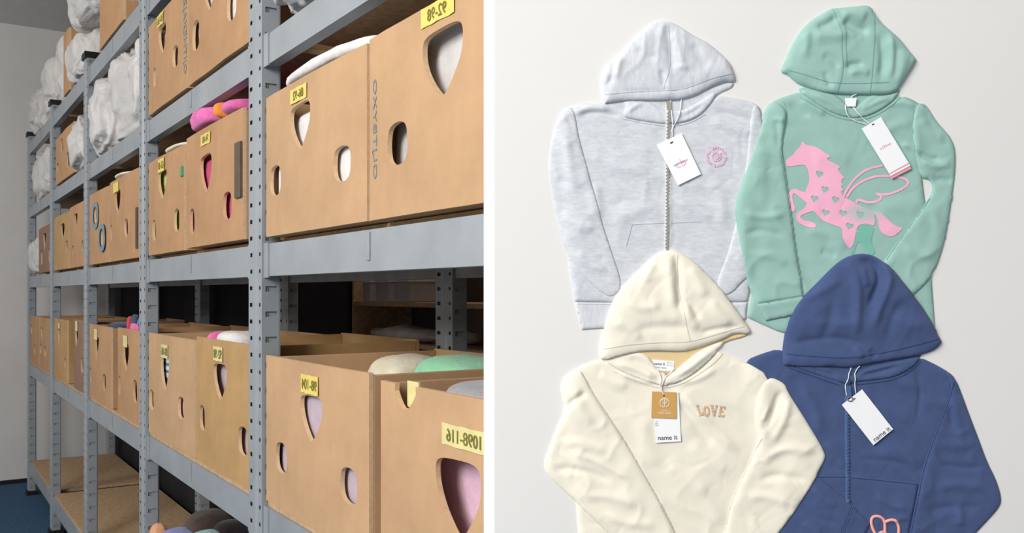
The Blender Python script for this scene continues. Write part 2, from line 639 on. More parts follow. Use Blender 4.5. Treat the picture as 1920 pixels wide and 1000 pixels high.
def on_box(bx, name, x0, x1, z0, z1, m, dy=-0.006, parent=None):
    e, xc, zb = bx
    return MB().box(x0 - xc, x1 - xc, dy - 0.0008, dy + 0.006, z0 - zb, z1 - zb).build(name, m, e)


def print_vertical(bx, txt, x, z0, z1, hgt, flip=True):
    e, xc, zb = bx
    TV, TF = text2d(txt, 0.0)
    sx = (z1 - z0) / np.ptp(TV[:, 0])
    sy = hgt / np.ptp(TV[:, 1])
    zm = (z0 + z1) / 2
    o = obj('printed_lettering', [((b * sy) + x - xc, dzf((b * sy) + x - xc, (a * sx) + zm - zb, BOXD[e.name][0], BOXD[e.name][1], 0.005, BOXD[e.name][2]) - 0.0012, (a * sx) + zm - zb) for a, b in TV], TF, BLUEINK, e)
    return o


# near bay ---------------------------------------------------------------
Z2, Z3, Z4, Z5, Z1 = ZB[1], ZB[2], ZB[3], ZB[4], ZB[0]
A1 = make_box('large tan box at lower right, clear of the rack upright, mint cloth on top', 0.052, LX(692), Z2, ZM(0.177), 0,
              [('shield', 586, 786), ('oval', 529, 860), ('oval', 656, 913)], (585, 723, '98-104'), seed=1)
A2 = make_box('tan box in the bottom right corner with a torn notch in its rim', LX(714), 1.222, Z2, ZM(0.188), 0,
              [('shield', 862, 938, 0.14, 0.125)], (876, 824, '1098-116', 0.135, 0.034, True), notch=(762, 0.078, 0.042), seed=2)
B1 = make_box('tan box on the middle shelf right of the near upright, white quilt on top', 0.052, LX(688), Z3, ZM(-0.548), 0,
              [('shield', 566, 238, 0.128, 0.10), ('oval', 517, 340), ('oval', 643, 309)], (565, 178, '86-92', 0.10, 0.032), seed=3)
B2 = make_box('largest tan box in the upper right with a shiny white bag behind its heart hole', LX(693), 1.222, Z3, ZM(-0.552), 0,
              [('shield', 833, 118, 0.132, 0.11), ('oval', 747, 271, 0.082, 0.075)], (826, 24, '92-98', 0.11, 0.032), seed=4)
print_vertical(B2, 'OLJTBYXO', LX(703), ZM(-0.245), ZM(-0.46), 0.020)
MB().box(-0.02, 0.022, -0.002, 0.002, -0.024, 0.022).build('yellow_tape_patch', TAPE_P, A2[0]).location = (LX(760) - A2[1], 0.016, LZ(760, 742) - A2[2])
# second bay ------------------------------------------------------------
C1 = make_box('tan box on the second shelf with blue striped cloth in its hole', -1.236, LX(365), Z2, ZM(0.168), 0,
              [('shield', 311, 700, 0.125, 0.125), ('oval', 284, 750), ('oval', 341, 766)], (312, 660, '80-86', 0.095, 0.045, True), seed=5)
C2 = make_box('tan box on the second shelf directly left of the near upright', LX(369), -0.052, Z2, ZM(0.154), 2,
              [('shield', 415, 717, 0.13, 0.10), ('oval', 380, 785, 0.06, 0.075), ('oval', 456, 829, 0.075, 0.075)], (413, 665, '92-98', 0.09, 0.04, True), seed=6)
D1 = make_box('tan box on the middle shelf with lime cloth in its holes', -1.236, LX(345), Z3, ZM(-0.545), 1,
              [('shield', 307, 347, 0.12, 0.10), ('oval', 290, 433, 0.06, 0.075), ('oval', 332, 414, 0.066, 0.075)], (306, 311, '62-68', 0.09, 0.045), seed=7)
D2 = make_box('tan box on the middle shelf with a pink towel heaped on top', LX(350), LX(456), Z3 + 0.004, ZM(-0.56), 1,
              [('shield', 389, 327, 0.13, 0.11), ('oval', 361, 417, 0.055, 0.08), ('oval', 428, 387, 0.076, 0.075)], (390, 262, '74-80', 0.10, 0.032), seed=8)
on_box(D2, 'dark_tape_strip', LX(444), LX(455), LZ(450, 372), LZ(450, 268), DKTAPE)
on_box(D1, 'green_sticker', LX(341), LX(344.5), LZ(344, 331), LZ(344, 313), GREENST)
E1 = make_box('upper shelf tan box with blue lettering printed down its edge', -1.236, LX(351), Z4, ZM(-1.12), 1,
              [('shield', 307, 75, 0.12, 0.10), ('oval', 291, 147, 0.05, 0.07), ('oval', 330, 107, 0.07, 0.07)], (305, 38, '50-56', 0.09, 0.04), seed=9)
print_vertical(E1, 'OJITHEXAJZC', LX(347), ZM(-0.80), ZM(-1.115), 0.040)
E2 = make_box('upper shelf tan box directly left of the near upright', LX(354), -0.052, Z4, ZM(-1.12), 1,
              [('oval', 368, 68, 0.085, 0.09), ('oval', 436, 8, 0.085, 0.09), ('shield', 396, -12, 0.125, 0.10)], None, seed=10)
# third bay -------------------------------------------------------------
F1 = make_box('middle shelf box with blue rings printed round its holes', -2.53, LX(204), Z3, ZM(-0.545), 1,
              [('oval', 182, 405, 0.09, 0.075), ('oval', 194, 447, 0.09, 0.075)], None, seed=11)
F2 = make_box('middle shelf box directly left of the second upright with a dark tape strip', LX(206), -1.40, Z3, ZM(-0.553), 1,
              [('shield', 222, 380, 0.14, 0.10), ('oval', 208, 438, 0.055, 0.07), ('oval', 238, 428, 0.075, 0.075)], (220, 352, None, 0.12, 0.04), seed=12)
on_box(F2, 'dark_tape_strip', LX(257), LX(259.5), LZ(258, 467), LZ(258, 390), DKTAPE)
G1 = make_box('second shelf box in the third bay with a narrow black slit hole', -2.53, LX(208), Z2, ZM(0.175), 1,
              [('slit', 183, 655, 0.13, 0.11), ('oval', 168, 703, 0.05, 0.07), ('oval', 197, 719, 0.075, 0.08)], (182, 628, None, 0.09, 0.05, True), seed=13)
G2 = make_box('second shelf box with dark and red clothes heaped on top', LX(221), -1.352, Z2, ZM(0.168), 1,
              [('shield', 238, 670, 0.13, 0.11), ('oval', 221.5 + 3, 724, 0.05, 0.08), ('oval', 254, 735, 0.07, 0.09)], (238, 641, None, 0.09, 0.045, True), seed=14)
# fourth and fifth bays -------------------------------------------------
I1 = make_box('dim brown middle shelf box in the fourth bay, the farther of its pair', -3.82, -3.22, Z3, ZM(-0.52), 2,
              [('shield', 119, 436, 0.12, 0.10), ('oval', 126, 464, 0.07, 0.07)], None, seed=15)
I2 = make_box('dim brown middle shelf box in the fourth bay, the nearer of its pair', -3.18, -2.65, Z3, ZM(-0.535), 1,
              [('slit', 144, 421, 0.12, 0.11), ('oval', 137, 472, 0.06, 0.06), ('oval', 155, 463, 0.06, 0.06)], None, seed=16)
J1 = make_box('ochre second shelf box behind the fourth upright', -3.82, LX(126), Z2, ZM(0.178), 2,
              [('slit', 112, 632, 0.1, 0.09), ('oval', 122, 681, 0.05, 0.05)], (113, 612, None, 0.08, 0.03, True), seed=17)
J2 = make_box('small second shelf box left of the third upright', LX(139), -2.65, Z2, ZM(0.165), 3,
              [('shield', 145, 634, 0.12, 0.09), ('oval', 155, 686, 0.07, 0.08)], (146, 612, None, 0.08, 0.05, True), seed=18)
K1 = make_box('greyish middle shelf box with three dark slots in the farthest bay', LX(73), -3.95, Z3, ZM(-0.50), 3,
              [('slit', 85, 454, 0.16, 0.11), ('oval', 78.5, 484, 0.1, 0.10), ('oval', 94, 480, 0.1, 0.10)], None, seed=19)
M1 = make_box('farthest box of the second shelf against the end wall', -5.11, -4.56, Z2, ZM(0.19), 1,
              [('oval', 60, 619, 0.1, 0.07), ('oval', 67, 656, 0.1, 0.07)], None, seed=20)
M2 = make_box('second farthest box of the second shelf', -4.54, -3.95, Z2, ZM(0.19), 1,
              [('slit', 79, 628, 0.14, 0.09), ('oval', 73.5, 654, 0.1, 0.07), ('oval', 86, 660, 0.1, 0.07)], None, seed=21)
HB = make_box('dark brown box on the fourth shelf beside the white sacks', LX(105), LX(139), Z4, ZM(-1.06), 1,
              [('oval', 117, 275, 0.1, 0.09), ('oval', 128, 301, 0.1, 0.09), ('oval', 108.5, 316, 0.1, 0.06)], None, seed=22)
PB = make_box('brown box on the topmost shelf beside the tall white sack', LX(187), LX(232), Z5, ZM(-1.69), 1, [('oval', 197, -30)], None, seed=23)
QB = make_box('small brown box half hidden behind a white sack on the topmost shelf', -3.42, -3.19, Z5, 2.90, 1, [], None, yf=0.0, depth=0.20, seed=24)
for px_, py_, bx_ in ((182, 405, F1), (194, 447, F1)):
    e, xc, zb = bx_
    cx, cz = LX(px_) - xc, LZ(px_, py_) - zb
    o1 = shape_pts('oval', cx, cz, 0.165, 0.125)
    o2 = shape_pts('oval', cx, cz, 0.094, 0.079)
    V, T = triangulate([o1, o2], [])
    cl = np.clip(V[:, 0], -0.235, 0.235)
    obj('printed_ring', [(a, -0.0088, b) for a, b in zip(cl, V[:, 1])], T, BLUEINK, e)


# ------------------------------------------------------------------ clothes and sacks (soft lumps with folds)
def lump(name, label, cat, x0, x1, y0, y1, z0, z1, m, amp=0.02, seed=None, ex=0.55, res=(34, 20), crease=0.0, group=None, freq=7.0, crumple=0.0):
    seed = random.random() * 100 if seed is None else seed
    cx, cy = (x0 + x1) / 2, (y0 + y1) / 2
    rx, ry, rz = (x1 - x0) / 2, (y1 - y0) / 2, (z1 - z0) / 2
    nu, nv = res
    vs, fs = [], []
    sg = lambda c, e_: math.copysign(abs(c) ** e_, c)
    for j in range(nv + 1):
        ph = -math.pi / 2 + math.pi * j / nv
        for i in range(nu):
            th = 2 * math.pi * i / nu
            x = sg(math.cos(ph), ex) * sg(math.cos(th), ex)
            y = sg(math.cos(ph), ex) * sg(math.sin(th), ex)
            z = sg(math.sin(ph), ex)
            p = Vector((x * rx, y * ry, z * rz))
            q = Vector((p.x * freq + seed, p.y * freq, p.z * freq))
            d = amp * noise.noise(q) + 0.5 * amp * noise.noise(q * 2.3)
            if crease:
                r1 = 1 - abs(noise.noise(Vector((q.x * 1.3, q.y, q.z * 0.8)) + Vector((3.1, 0, 0)))) * 2
                r2 = 1 - abs(noise.noise(q * 2.7 + Vector((0, 7.7, 0)))) * 2
                d += crease * (0.6 * r1 + 0.4 * r2)
            if crumple:
                w_ = Vector((noise.noise(q * 0.7 + Vector((9, 0, 0))), noise.noise(q * 0.7), noise.noise(q * 0.7 + Vector((0, 5, 0))))) * 0.9
                qq = Vector((q.x, q.y, q.z * 0.55)) * 0.55 + w_
                f1 = noise.voronoi(qq)[0]
                f2 = noise.voronoi(qq * 2.4 + Vector((4, 4, 4)))[0]
                f3 = noise.voronoi(qq * 5.5)[0]
                d += crumple * (1.1 * (f1[0] - 0.4) + 0.75 * (f2[0] - 0.4) + 0.42 * (f3[0] - 0.4)) - crumple * 0.1
            n = Vector((x / max(rx, .02), y / max(ry, .02), z / max(rz, .02)))
            n.normalize()
            p += n * d
            zz = max(p.z + rz, 0.0)
            vs.append((p.x, p.y, zz))
    for j in range(nv):
        for i in range(nu):
            a = j * nu + i
            b = j * nu + (i + 1) % nu
            fs.append((a, b, b + nu, a + nu))
    me = raw_mesh(name, vs, fs, m, True)
    o = link(name, me)
    o.location = M @ Vector((cx, cy, z0 + 0.002))
    o.rotation_euler = (0, 0, PHI)
    tag(o, label, cat, group)
    return o


def fill(bx, xl, xr, zt, color, label, y0=0.017, y1=0.24, z_extra=-0.03, seed=None, name='folded_garment', z0=None):
    return lump(name, label, 'clothes', xl + 0.018, xr - 0.018, y0, y1, (bx[2] + 0.012) if z0 is None else z0, zt + z_extra, CLOTH[color], 0.007, seed,
                ex=0.2, crease=0.003, group='clothes stored in the boxes')


fill(A1, 0.052, LX(692), ZM(0.177), 'lilac', 'pale pinkish fuzzy garment behind the three holes of the lower right box', y1=0.2, z_extra=-0.045)
lump('folded_garment', 'mint green garment lying on top in the lower right box', 'clothes', 0.30, 0.60, 0.23, 0.42, 1.12, ZM(0.177) + 0.006, CLOTH['mint'], 0.012, group='clothes stored in the boxes')
lump('folded_garment', 'white garment lying beside the mint one in the lower right box', 'clothes', 0.09, 0.275, 0.225, 0.40, 1.12, ZM(0.177) - 0.004, CLOTH['cream'], 0.012, group='clothes stored in the boxes')
fill(A2, LX(714), 1.222, ZM(0.188), 'palepink', 'pale pink fleece behind the hole of the bottom right corner box', y0=0.05, y1=0.22, z_extra=-0.10)
lump('folded_garment', 'light grey garment lying on top in the bottom right corner box', 'clothes', 0.74, 1.19, 0.05, 0.36, 1.215, ZM(0.188) + 0.006, CLOTH['grey'], 0.012, group='clothes stored in the boxes')
fill(B1, 0.052, LX(688), ZM(-0.548), 'white', 'white quilted cloth behind the holes of the middle shelf box', y1=0.15, z_extra=-0.06)
lump('quilt', 'white dotted quilt bulging over the rim of the middle shelf box', 'quilt', 0.10, LX(680), -0.004, 0.45, ZM(-0.548) + 0.0015, ZM(-0.548) + 0.036, CLOTH['white'], 0.010, seed=4, ex=0.42, res=(60, 16))
lump('plastic_bag', 'shiny white plastic bag behind the heart hole of the upper right box', 'bag', 0.664, 1.19, 0.030, 0.26, Z3 + 0.02, ZM(-0.552) - 0.025, SACK, 0.003, res=(110, 70), ex=0.16, crumple=0.011)
fill(C1, -1.236, LX(365), ZM(0.168), 'stripes', 'blue and white striped garment in the heart hole of a second shelf box', z0=1.15)
fill(C1, -1.236, -0.92, ZM(0.168), 'cream', 'cream garment in the low left hole under the striped one', z_extra=-0.178, y1=0.2)
fill(C1, -0.92, LX(365), ZM(0.168), 'palepink', 'pale pink garment in the low right hole under the striped one', z_extra=-0.178, y1=0.2)
fill(C2, LX(369), -0.052, ZM(0.154), 'lilac', 'grey lilac garment in the heart hole left of the near upright', y0=0.022, z_extra=-0.06, y1=0.2)
lump('folded_garment', 'pink garment peeping over the box rim left of the near upright', 'clothes', max(-0.565, LD(414, .1)), LD(443, .1), 0.022, 0.18, ZM(0.154) - 0.055, ZM(0.154) + 0.012, CLOTH['pink'], 0.006, group='clothes stored in the boxes')
lump('folded_garment', 'white garment peeping over the box rim beside the near upright', 'clothes', LD(446, .1), min(-0.075, LD(484, .1)), 0.022, 0.18, ZM(0.154) - 0.055, ZM(0.154) + 0.022, CLOTH['white'], 0.006, group='clothes stored in the boxes')
fill(D1, -1.236, LX(345), ZM(-0.545), 'lime', 'lime green garment behind the holes of a middle shelf box', z_extra=-0.04)
lump('folded_garment', 'pale cream cloth edge rising over the rim of the lime box', 'clothes', -1.05, LX(344), -0.006, 0.3, ZM(-0.545) + 0.002, ZM(-0.545) + 0.020, CLOTH['cream'], 0.002, group='clothes stored in the boxes')
fill(D2, LX(350), LX(456), ZM(-0.56), 'magenta', 'magenta garment behind the holes of the towel box', y1=0.16, z_extra=-0.08)
lump('towel', 'bright pink towel heaped above the box rim on the middle shelf', 'towel', LX(360), LX(403), -0.016, 0.34, 1.9435, 2.000, CLOTH['pink'], 0.014, seed=11, ex=0.5, crease=0.008)
lump('towel', 'orange and pink towel end beside the bright pink heap', 'towel', LX(405), LX(413), -0.012, 0.3, 1.9435, 1.994, CLOTH['orange'], 0.004, seed=12, ex=0.5)
lump('towel', 'smaller pink towel heap at the right of the orange fold', 'towel', LX(415), LX(438), -0.012, 0.3, 1.9435, 1.985, CLOTH['pink'], 0.010, seed=13, ex=0.5)
fill(E1, -1.236, LX(351), ZM(-1.12), 'white', 'white garment behind the holes of the upper shelf box with lettering', z_extra=-0.04)
fill(E2, LX(354), -0.052, ZM(-1.12), 'white', 'white garment behind the holes of the upper shelf box by the near upright', z_extra=-0.03)
fill(F1, -2.53, LX(204), ZM(-0.545), 'white', 'white garment behind the blue ringed holes', z_extra=-0.04)
fill(F2, LX(206), -1.40, ZM(-0.553), 'palepink', 'pinkish garment in the middle shelf box left of the second upright', z_extra=-0.08)
lump('folded_garment', 'cream cloth bulging over the rim left of the second upright', 'clothes', LX(206), LX(238), -0.006, 0.3, ZM(-0.553) + 0.002, ZM(-0.553) + 0.028, CLOTH['cream'], 0.003, ex=0.8, group='clothes stored in the boxes')
fill(G1, -2.53, LX(208), ZM(0.175), 'dark', 'black garment behind the slit hole in the third bay', y0=0.08, z_extra=-0.05)
fill(G2, LX(221), -1.352, ZM(0.168), 'palepink', 'pink and white garment in the second shelf box by the second upright', y0=0.05, z_extra=-0.10, y1=0.18)
lump('folded_garment', 'navy garment lying along the box rim in the third bay', 'clothes', -2.32, -2.005, 0.03, 0.20, 1.255, ZM(0.175) + 0.016, CLOTH['navy'], 0.004, ex=0.5, group='clothes stored in the boxes')
lump('folded_garment', 'red garment heaped over the box by the second upright', 'clothes', -1.80, -1.742, 0.027, 0.055, 1.265, ZM(0.168) + 0.046, CLOTH['red'], 0.001, ex=0.6, group='clothes stored in the boxes')
lump('folded_garment', 'dark navy garment heaped over the box by the second upright', 'clothes', -1.738, -1.615, 0.027, 0.055, 1.265, ZM(0.168) + 0.055, CLOTH['navy'], 0.001, ex=0.7, group='clothes stored in the boxes')
lump('folded_garment', 'blue garment at the rim beside the second upright', 'clothes', -1.611, -1.50, 0.027, 0.055, 1.265, ZM(0.168) + 0.046, CLOTH['blue'], 0.001, ex=0.7, group='clothes stored in the boxes')
lump('folded_garment', 'pink garment edge just behind the rim by the second upright', 'clothes', -1.66, -1.50, 0.0140, 0.0235, 1.265, ZM(0.168) + 0.022, CLOTH['pink'], 0.0006, ex=0.5, group='clothes stored in the boxes')
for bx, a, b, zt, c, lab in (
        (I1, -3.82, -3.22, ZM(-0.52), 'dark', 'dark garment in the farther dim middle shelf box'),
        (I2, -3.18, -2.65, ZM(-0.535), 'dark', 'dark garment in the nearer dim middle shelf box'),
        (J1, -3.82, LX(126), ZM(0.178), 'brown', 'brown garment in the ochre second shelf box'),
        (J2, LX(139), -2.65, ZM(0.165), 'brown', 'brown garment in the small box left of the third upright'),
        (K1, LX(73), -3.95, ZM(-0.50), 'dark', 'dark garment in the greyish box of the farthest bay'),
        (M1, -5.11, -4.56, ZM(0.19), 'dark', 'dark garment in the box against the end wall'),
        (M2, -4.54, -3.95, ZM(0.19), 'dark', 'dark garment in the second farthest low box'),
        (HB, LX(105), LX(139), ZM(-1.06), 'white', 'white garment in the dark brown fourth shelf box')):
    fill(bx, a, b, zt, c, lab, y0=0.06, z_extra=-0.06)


def sack(label, x0, x1, z0, z1, y0=0.0, y1=0.42, seed=0, amp=0.02, crease=0.0, ex=0.5, m=SACK):
    return lump('sack', label, 'sack', x0, x1, y0, y1, z0, z1, m, amp, seed, ex=ex, res=(150, 90), crease=crease, freq=6.5, crumple=0.055, group='white sacks of clothes on the upper shelves')


sack('big bright white sack on the fourth shelf left of the second upright', -1.95, -1.375, Z4, 2.435, seed=21, ex=0.42)
sack('slumped white sack on the fourth shelf right of the third upright', -2.51, -2.06, Z4, 2.42, y0=-0.03, seed=22)
sack('low white sack on the fourth shelf left of the third upright', -3.0, -2.66, Z4, 2.34, y0=-0.03, seed=23)
sack('dim white sack filling the farthest bay of the fourth shelf', -5.08, -3.96, Z4, 2.42, seed=24)
sack('small white sack beside the greyish box on the far middle shelf', -5.09, LX(68), Z3, 1.86, seed=25)
sack('lower white sack on the topmost shelf left of the brown box', -3.10, -2.68, Z5, 2.775, y0=-0.02, seed=26, ex=0.42)
sack('upper white sack piled on another on the topmost shelf', -3.10, -2.27, 2.82, 3.16, y0=-0.02, seed=27, ex=0.45)
sack('white sack on the topmost shelf left of the small brown box', -3.81, -3.46, Z5, 2.97, seed=28)
sack('white sack on the topmost shelf over the fourth upright', -4.42, -3.96, Z5, 2.95, seed=29)
sack('farthest white sack on the topmost shelf', -5.10, -4.57, Z5, 2.88, seed=30)
sack('short white sack on the topmost shelf right of the brown box', -1.60, -1.36, Z5, 2.86, seed=31)
sack('white sack on the upper shelf right of the near upright', 0.08, 0.66, Z4, 2.36, y0=-0.03, seed=32)
# lowest shelf of the second bay
lump('garment_bundle', 'peach garment bundle on the lowest shelf, beside the second upright', 'clothes', -1.242, LX(289), -0.01, 0.06, Z1, LZ(284, 986), CLOTH['peach'], 0.003, seed=40, ex=0.6)
lump('garment_bundle', 'periwinkle blue bundle on the lowest shelf at the bottom edge', 'clothes', LX(290), LX(335), -0.01, 0.12, Z1, ZD(312, 974, .05), CLOTH['periwinkle'], 0.008, seed=41, ex=0.5)
lump('garment_bundle', 'pale teal bundle on the lowest shelf beside the blue one', 'clothes', LX(338), LX(368), 0.0, 0.12, Z1, ZD(352, 976, .05), CLOTH['teal'], 0.008, seed=42, ex=0.5)
lump('garment_bundle', 'dark brown plush bundle on the lowest shelf behind the teal one', 'clothes', LD(368, .34), LD(406, .34), 0.26, 0.46, Z1, ZD(388, 962, .34), CLOTH['brown'], 0.012, seed=43, ex=0.7)
lump('garment_bundle', 'dark grey bundle at the back of the lowest shelf', 'clothes', LD(418, .34), LD(440, .34), 0.26, 0.44, Z1, ZD(430, 978, .34), CLOTH['dark'], 0.008, seed=44, ex=0.7)

# ------------------------------------------------------------------ narrow shelf seen behind the rack
rear = empty('rear_shelf', M @ Vector((-0.98, 1.0, 0)), PHI)
tag(rear, 'dim narrow shelf seen behind the rack through its dark opening', 'shelf')
for zz in (0.5, 1.25, 1.42):
    MB().box(-0.72, 0.72, 0, 0.3, zz - 0.018, zz).build('shelf_board', CHIP, rear)
for sx in (-0.74, 0.72):
    MB().box(sx, sx + 0.02, 0, 0.3, 0, 1.75).build('side_panel', CHIP, rear)
lump('cloth', 'white cloth lying on the dim shelf behind the rack', 'cloth', max(-1.68, LD(640, 1.05)), LD(858, 1.05), 1.01, 1.24, 1.251, 1.305, CLOTH['white'], 0.02, seed=51, ex=0.8)
for k, (a, b) in enumerate(((680, 694), (704, 730), (740, 768))):  # pale blocks standing in for window reflections in the gap
    a, b = LD(a, 1.02), LD(b, 1.02)
    e = empty('reflection_block', M @ Vector(((a + b) / 2, 1.02, 1.421)), PHI)
    tag(e, ('left', 'middle', 'right')[k] + ' pale block as a window reflection behind the rack', 'reflection_block', 'pale reflection blocks behind the rack')
    w = (b - a) / 2
    MB().box(-w, w, 0, 0.16, 0, 0.085).build('body', CLOTH['grey'], e, bevel=0.004)
    MB().box(-w - 0.003, w + 0.003, -0.003, 0.163, 0.0855, 0.11).build('block_top', CLOTH['white'], e, bevel=0.003)

# ================================================================== the four hoodies on the board
GX0, GY0, G = 900.0, -40.0, 2.0
NX, NY = 620, 620
HM = np.zeros((NY, NX))
rng = np.random.default_rng(5)
TAB = rng.random((256, 256))


def vnoise(x, y, seed=0):
    x = x + seed * 17.3
    y = y + seed * 9.1
    xi, yi = np.floor(x).astype(int), np.floor(y).astype(int)
    fx, fy = x - xi, y - yi
    fx = fx * fx * fx * (fx * (fx * 6 - 15) + 10)
    fy = fy * fy * fy * (fy * (fy * 6 - 15) + 10)
    g = lambda a, b: TAB[a % 256, b % 256]
    return (g(xi, yi) * (1 - fx) + g(xi + 1, yi) * fx) * (1 - fy) + (g(xi, yi + 1) * (1 - fx) + g(xi + 1, yi + 1) * fx) * fy


def blur(a, n):
    for _ in range(2):
        for ax in (0, 1):
            p = np.pad(a, [(n, n) if i == ax else (0, 0) for i in range(2)], mode='edge')
            c = np.cumsum(p, axis=ax)
            c = np.concatenate([np.zeros_like(np.take(c, [0], ax)), c], axis=ax)
            k = 2 * n + 1
            a = (np.take(c, range(k, c.shape[ax]), ax) - np.take(c, range(0, c.shape[ax] - k), ax)) / k
    return a


def samp(A, x, y):
    fx = np.clip((np.asarray(x) - GX0) / G, 0, NX - 1.001)
    fy = np.clip((np.asarray(y) - GY0) / G, 0, NY - 1.001)
    xi, yi = fx.astype(int), fy.astype(int)
    fx, fy = fx - xi, fy - yi
    return (A[yi, xi] * (1 - fx) + A[yi, xi + 1] * fx) * (1 - fy) + (A[yi + 1, xi] * (1 - fx) + A[yi + 1, xi + 1] * fx) * fy


class Garment:
    def __init__(s, name, label, cx, cy, group):
        s.o = empty(name, ((cx - 960) * S, YP, H - (cy - 550) * S))
        tag(s.o, label, 'hoodie', group)
        s.cx, s.cy = cx, cy

    def w(s, x, y, h):            # board coordinates (pixels, height in pixels) -> local metres
        return ((x - s.cx) * S, -h * S, -(y - s.cy) * S)


def piece(g, name, poly, m, T=8.0, r=12.0, folds=(), wr=1.2, wscale=(60, 60, 0), seed=0, dens=3.6, drape=5, e0=0.3, it=2, label=None, parent=None, flat=False, kind=None):
    P = chaikin(poly, it) if it else np.array(poly, float)
    P = resample(P, dens)
    lo, hi = P.min(0) - 12, P.max(0) + 12
    i0, i1 = max(0, int((lo[0] - GX0) / G)), min(NX, int((hi[0] - GX0) / G) + 2)
    j0, j1 = max(0, int((lo[1] - GY0) / G)), min(NY, int((hi[1] - GY0) / G) + 2)
    gx, gy = np.meshgrid(GX0 + G * np.arange(i0, i1), GY0 + G * np.arange(j0, j1))
    under = HM[j0:j1, i0:i1].copy()
    ins = inside(gx, gy, P)
    d, _ = seg_dist(gx, gy, P)
    t = np.clip(d / r, 0, 1)
    T = T * 0.62
    r = r * 0.75
    prof = T * (e0 + (1 - e0) * np.sqrt(np.maximum(0, 1 - (1 - t) ** 2)))
    ed = np.clip(d / 10, 0, 1)
    sx, sy, ang = wscale
    ca, sa = math.cos(ang), math.sin(ang)
    ux, uy = (gx * ca + gy * sa) / sx, (-gx * sa + gy * ca) / sy
    wx = ux + 0.7 * vnoise(gx / 70, gy / 70, seed + 3)
    wy = uy + 0.7 * vnoise(gx / 80, gy / 80, seed + 5)
    nz = (1 - np.abs(2 * vnoise(wx, wy, seed) - 1)) ** 2 * 1.6 + 0.9 * vnoise(gx / 34, gy / 28, seed + 1) + 0.45 * vnoise(wx * 3.1, wy * 3.1, seed + 2)
    cr = np.zeros_like(gx)
    for q_, (a_, b_) in enumerate(((1.9, 1.1), (1.3, 2.3))):
        c_ = vnoise(wx * a_ + 3 * q_, wy * b_, seed + 7 + q_)
        msk = np.clip(vnoise(gx / 60, gy / 60, seed + 11 + q_) * 2.2 - 0.9, 0, 1)
        cr -= np.exp(-((c_ - 0.5) / 0.05) ** 2) * msk
    nz = wr * (nz - 1.2 + 0.75 * cr)
    fo = np.zeros_like(gx)
    for f in folds:
        pts, wd, am = f[:3]
        pts = open_smooth(pts, 4)
        dd, pr = seg_dist(gx, gy, pts, False)
        fo += 1.15 * am * np.exp(-(dd / wd) ** 2) * np.clip(np.sin(np.pi * np.clip(pr, 0.02, 0.98)) * 1.8, 0, 1)
    base = np.maximum(blur(under, drape), under * 0.0)
    new = np.maximum(base + prof + (nz + fo) * ed, under + T * e0 * 0.8 + 0.4)
    NEW = HM.copy()
    NEW[j0:j1, i0:i1] = np.where(ins, new, under)
    # triangulate
    hx = np.arange(lo[0], hi[0], dens)
    hy = np.arange(lo[1], hi[1], dens * 0.87)
    qx, qy = np.meshgrid(hx, hy)
    qx = qx + (np.arange(len(hy)) % 2)[:, None] * dens / 2
    qx, qy = qx.ravel(), qy.ravel()
    k = inside(qx, qy, P)
    qx, qy = qx[k], qy[k]
    dq, _ = seg_dist(qx, qy, P)
    k = dq > dens * 0.55
    V, Tt = triangulate([P], np.stack([qx[k], qy[k]], 1))
    bd = boundary(Tt)
    bset = np.zeros(len(V), bool)
    for a, b in bd: bset[a] = bset[b] = True
    # interior heights from an inward-extended field so the edge does not mix with the layer below
    ext = NEW.copy()
    sub = ext[j0:j1, i0:i1]
    filled = np.where(ins, new, 0)
    wgt = ins.astype(float)
    bl = blur(filled, 1) / np.maximum(blur(wgt, 1), 1e-6)
    sub[:] = np.where(ins, new, np.where(blur(wgt, 1) > 1e-3, bl, under))
    z = samp(ext, V[:, 0], V[:, 1])
    U = HM
    ub = samp(U, V[:, 0], V[:, 1])
    z = np.where(bset, np.minimum(z, np.maximum(ub + T * e0 + 0.3, z - T)), z)
    z = np.maximum(z, ub + 0.5)
    vs = [g.w(x, y, h) for (x, y), h in zip(V, z)]
    fs = [tuple(f) for f in Tt[:, ::-1]]
    rm = {}
    for a, b in bd:
        for q in (a, b):
            if q not in rm:
                rm[q] = len(vs)
                vs.append(g.w(V[q, 0], V[q, 1], max(0.0, ub[q] - 0.2)))
        fs.append((a, b, rm[b], rm[a]))
    o = obj(name, vs, fs, m, parent or g.o, not flat)
    HM[:] = NEW
    if label: o['label'] = label
    if kind: o['kind'] = kind
    return o


def ribbon(g, name, pts, width, m, lift=0.8, parent=None, step=3.0, thick=0.5):
    p = open_smooth(pts, step)
    t = np.gradient(p, axis=0)
    t /= np.linalg.norm(t, axis=1)[:, None] + 1e-9
    n = np.stack([-t[:, 1], t[:, 0]], 1)
    vs, fs = [], []
    for (x, y), (a, b) in zip(p, n):
        xl, yl, xr, yr = x + a * width / 2, y + b * width / 2, x - a * width / 2, y - b * width / 2
        h = max(float(samp(HM, x, y)), 0.5 * float(samp(HM, xl, yl) + samp(HM, xr, yr)))
        vs += [g.w(xl, yl, h + lift), g.w(xr, yr, h + lift), g.w(xl, yl, h - thick), g.w(xr, yr, h - thick)]
    for i in range(len(p) - 1):
        q = 4 * i
        fs += [(q, q + 1, q + 5, q + 4)] + ([(q, q + 4, q + 6, q + 2), (q + 1, q + 3, q + 7, q + 5)] if thick else [])
    return obj(name, vs, fs, m, parent or g.o, True)


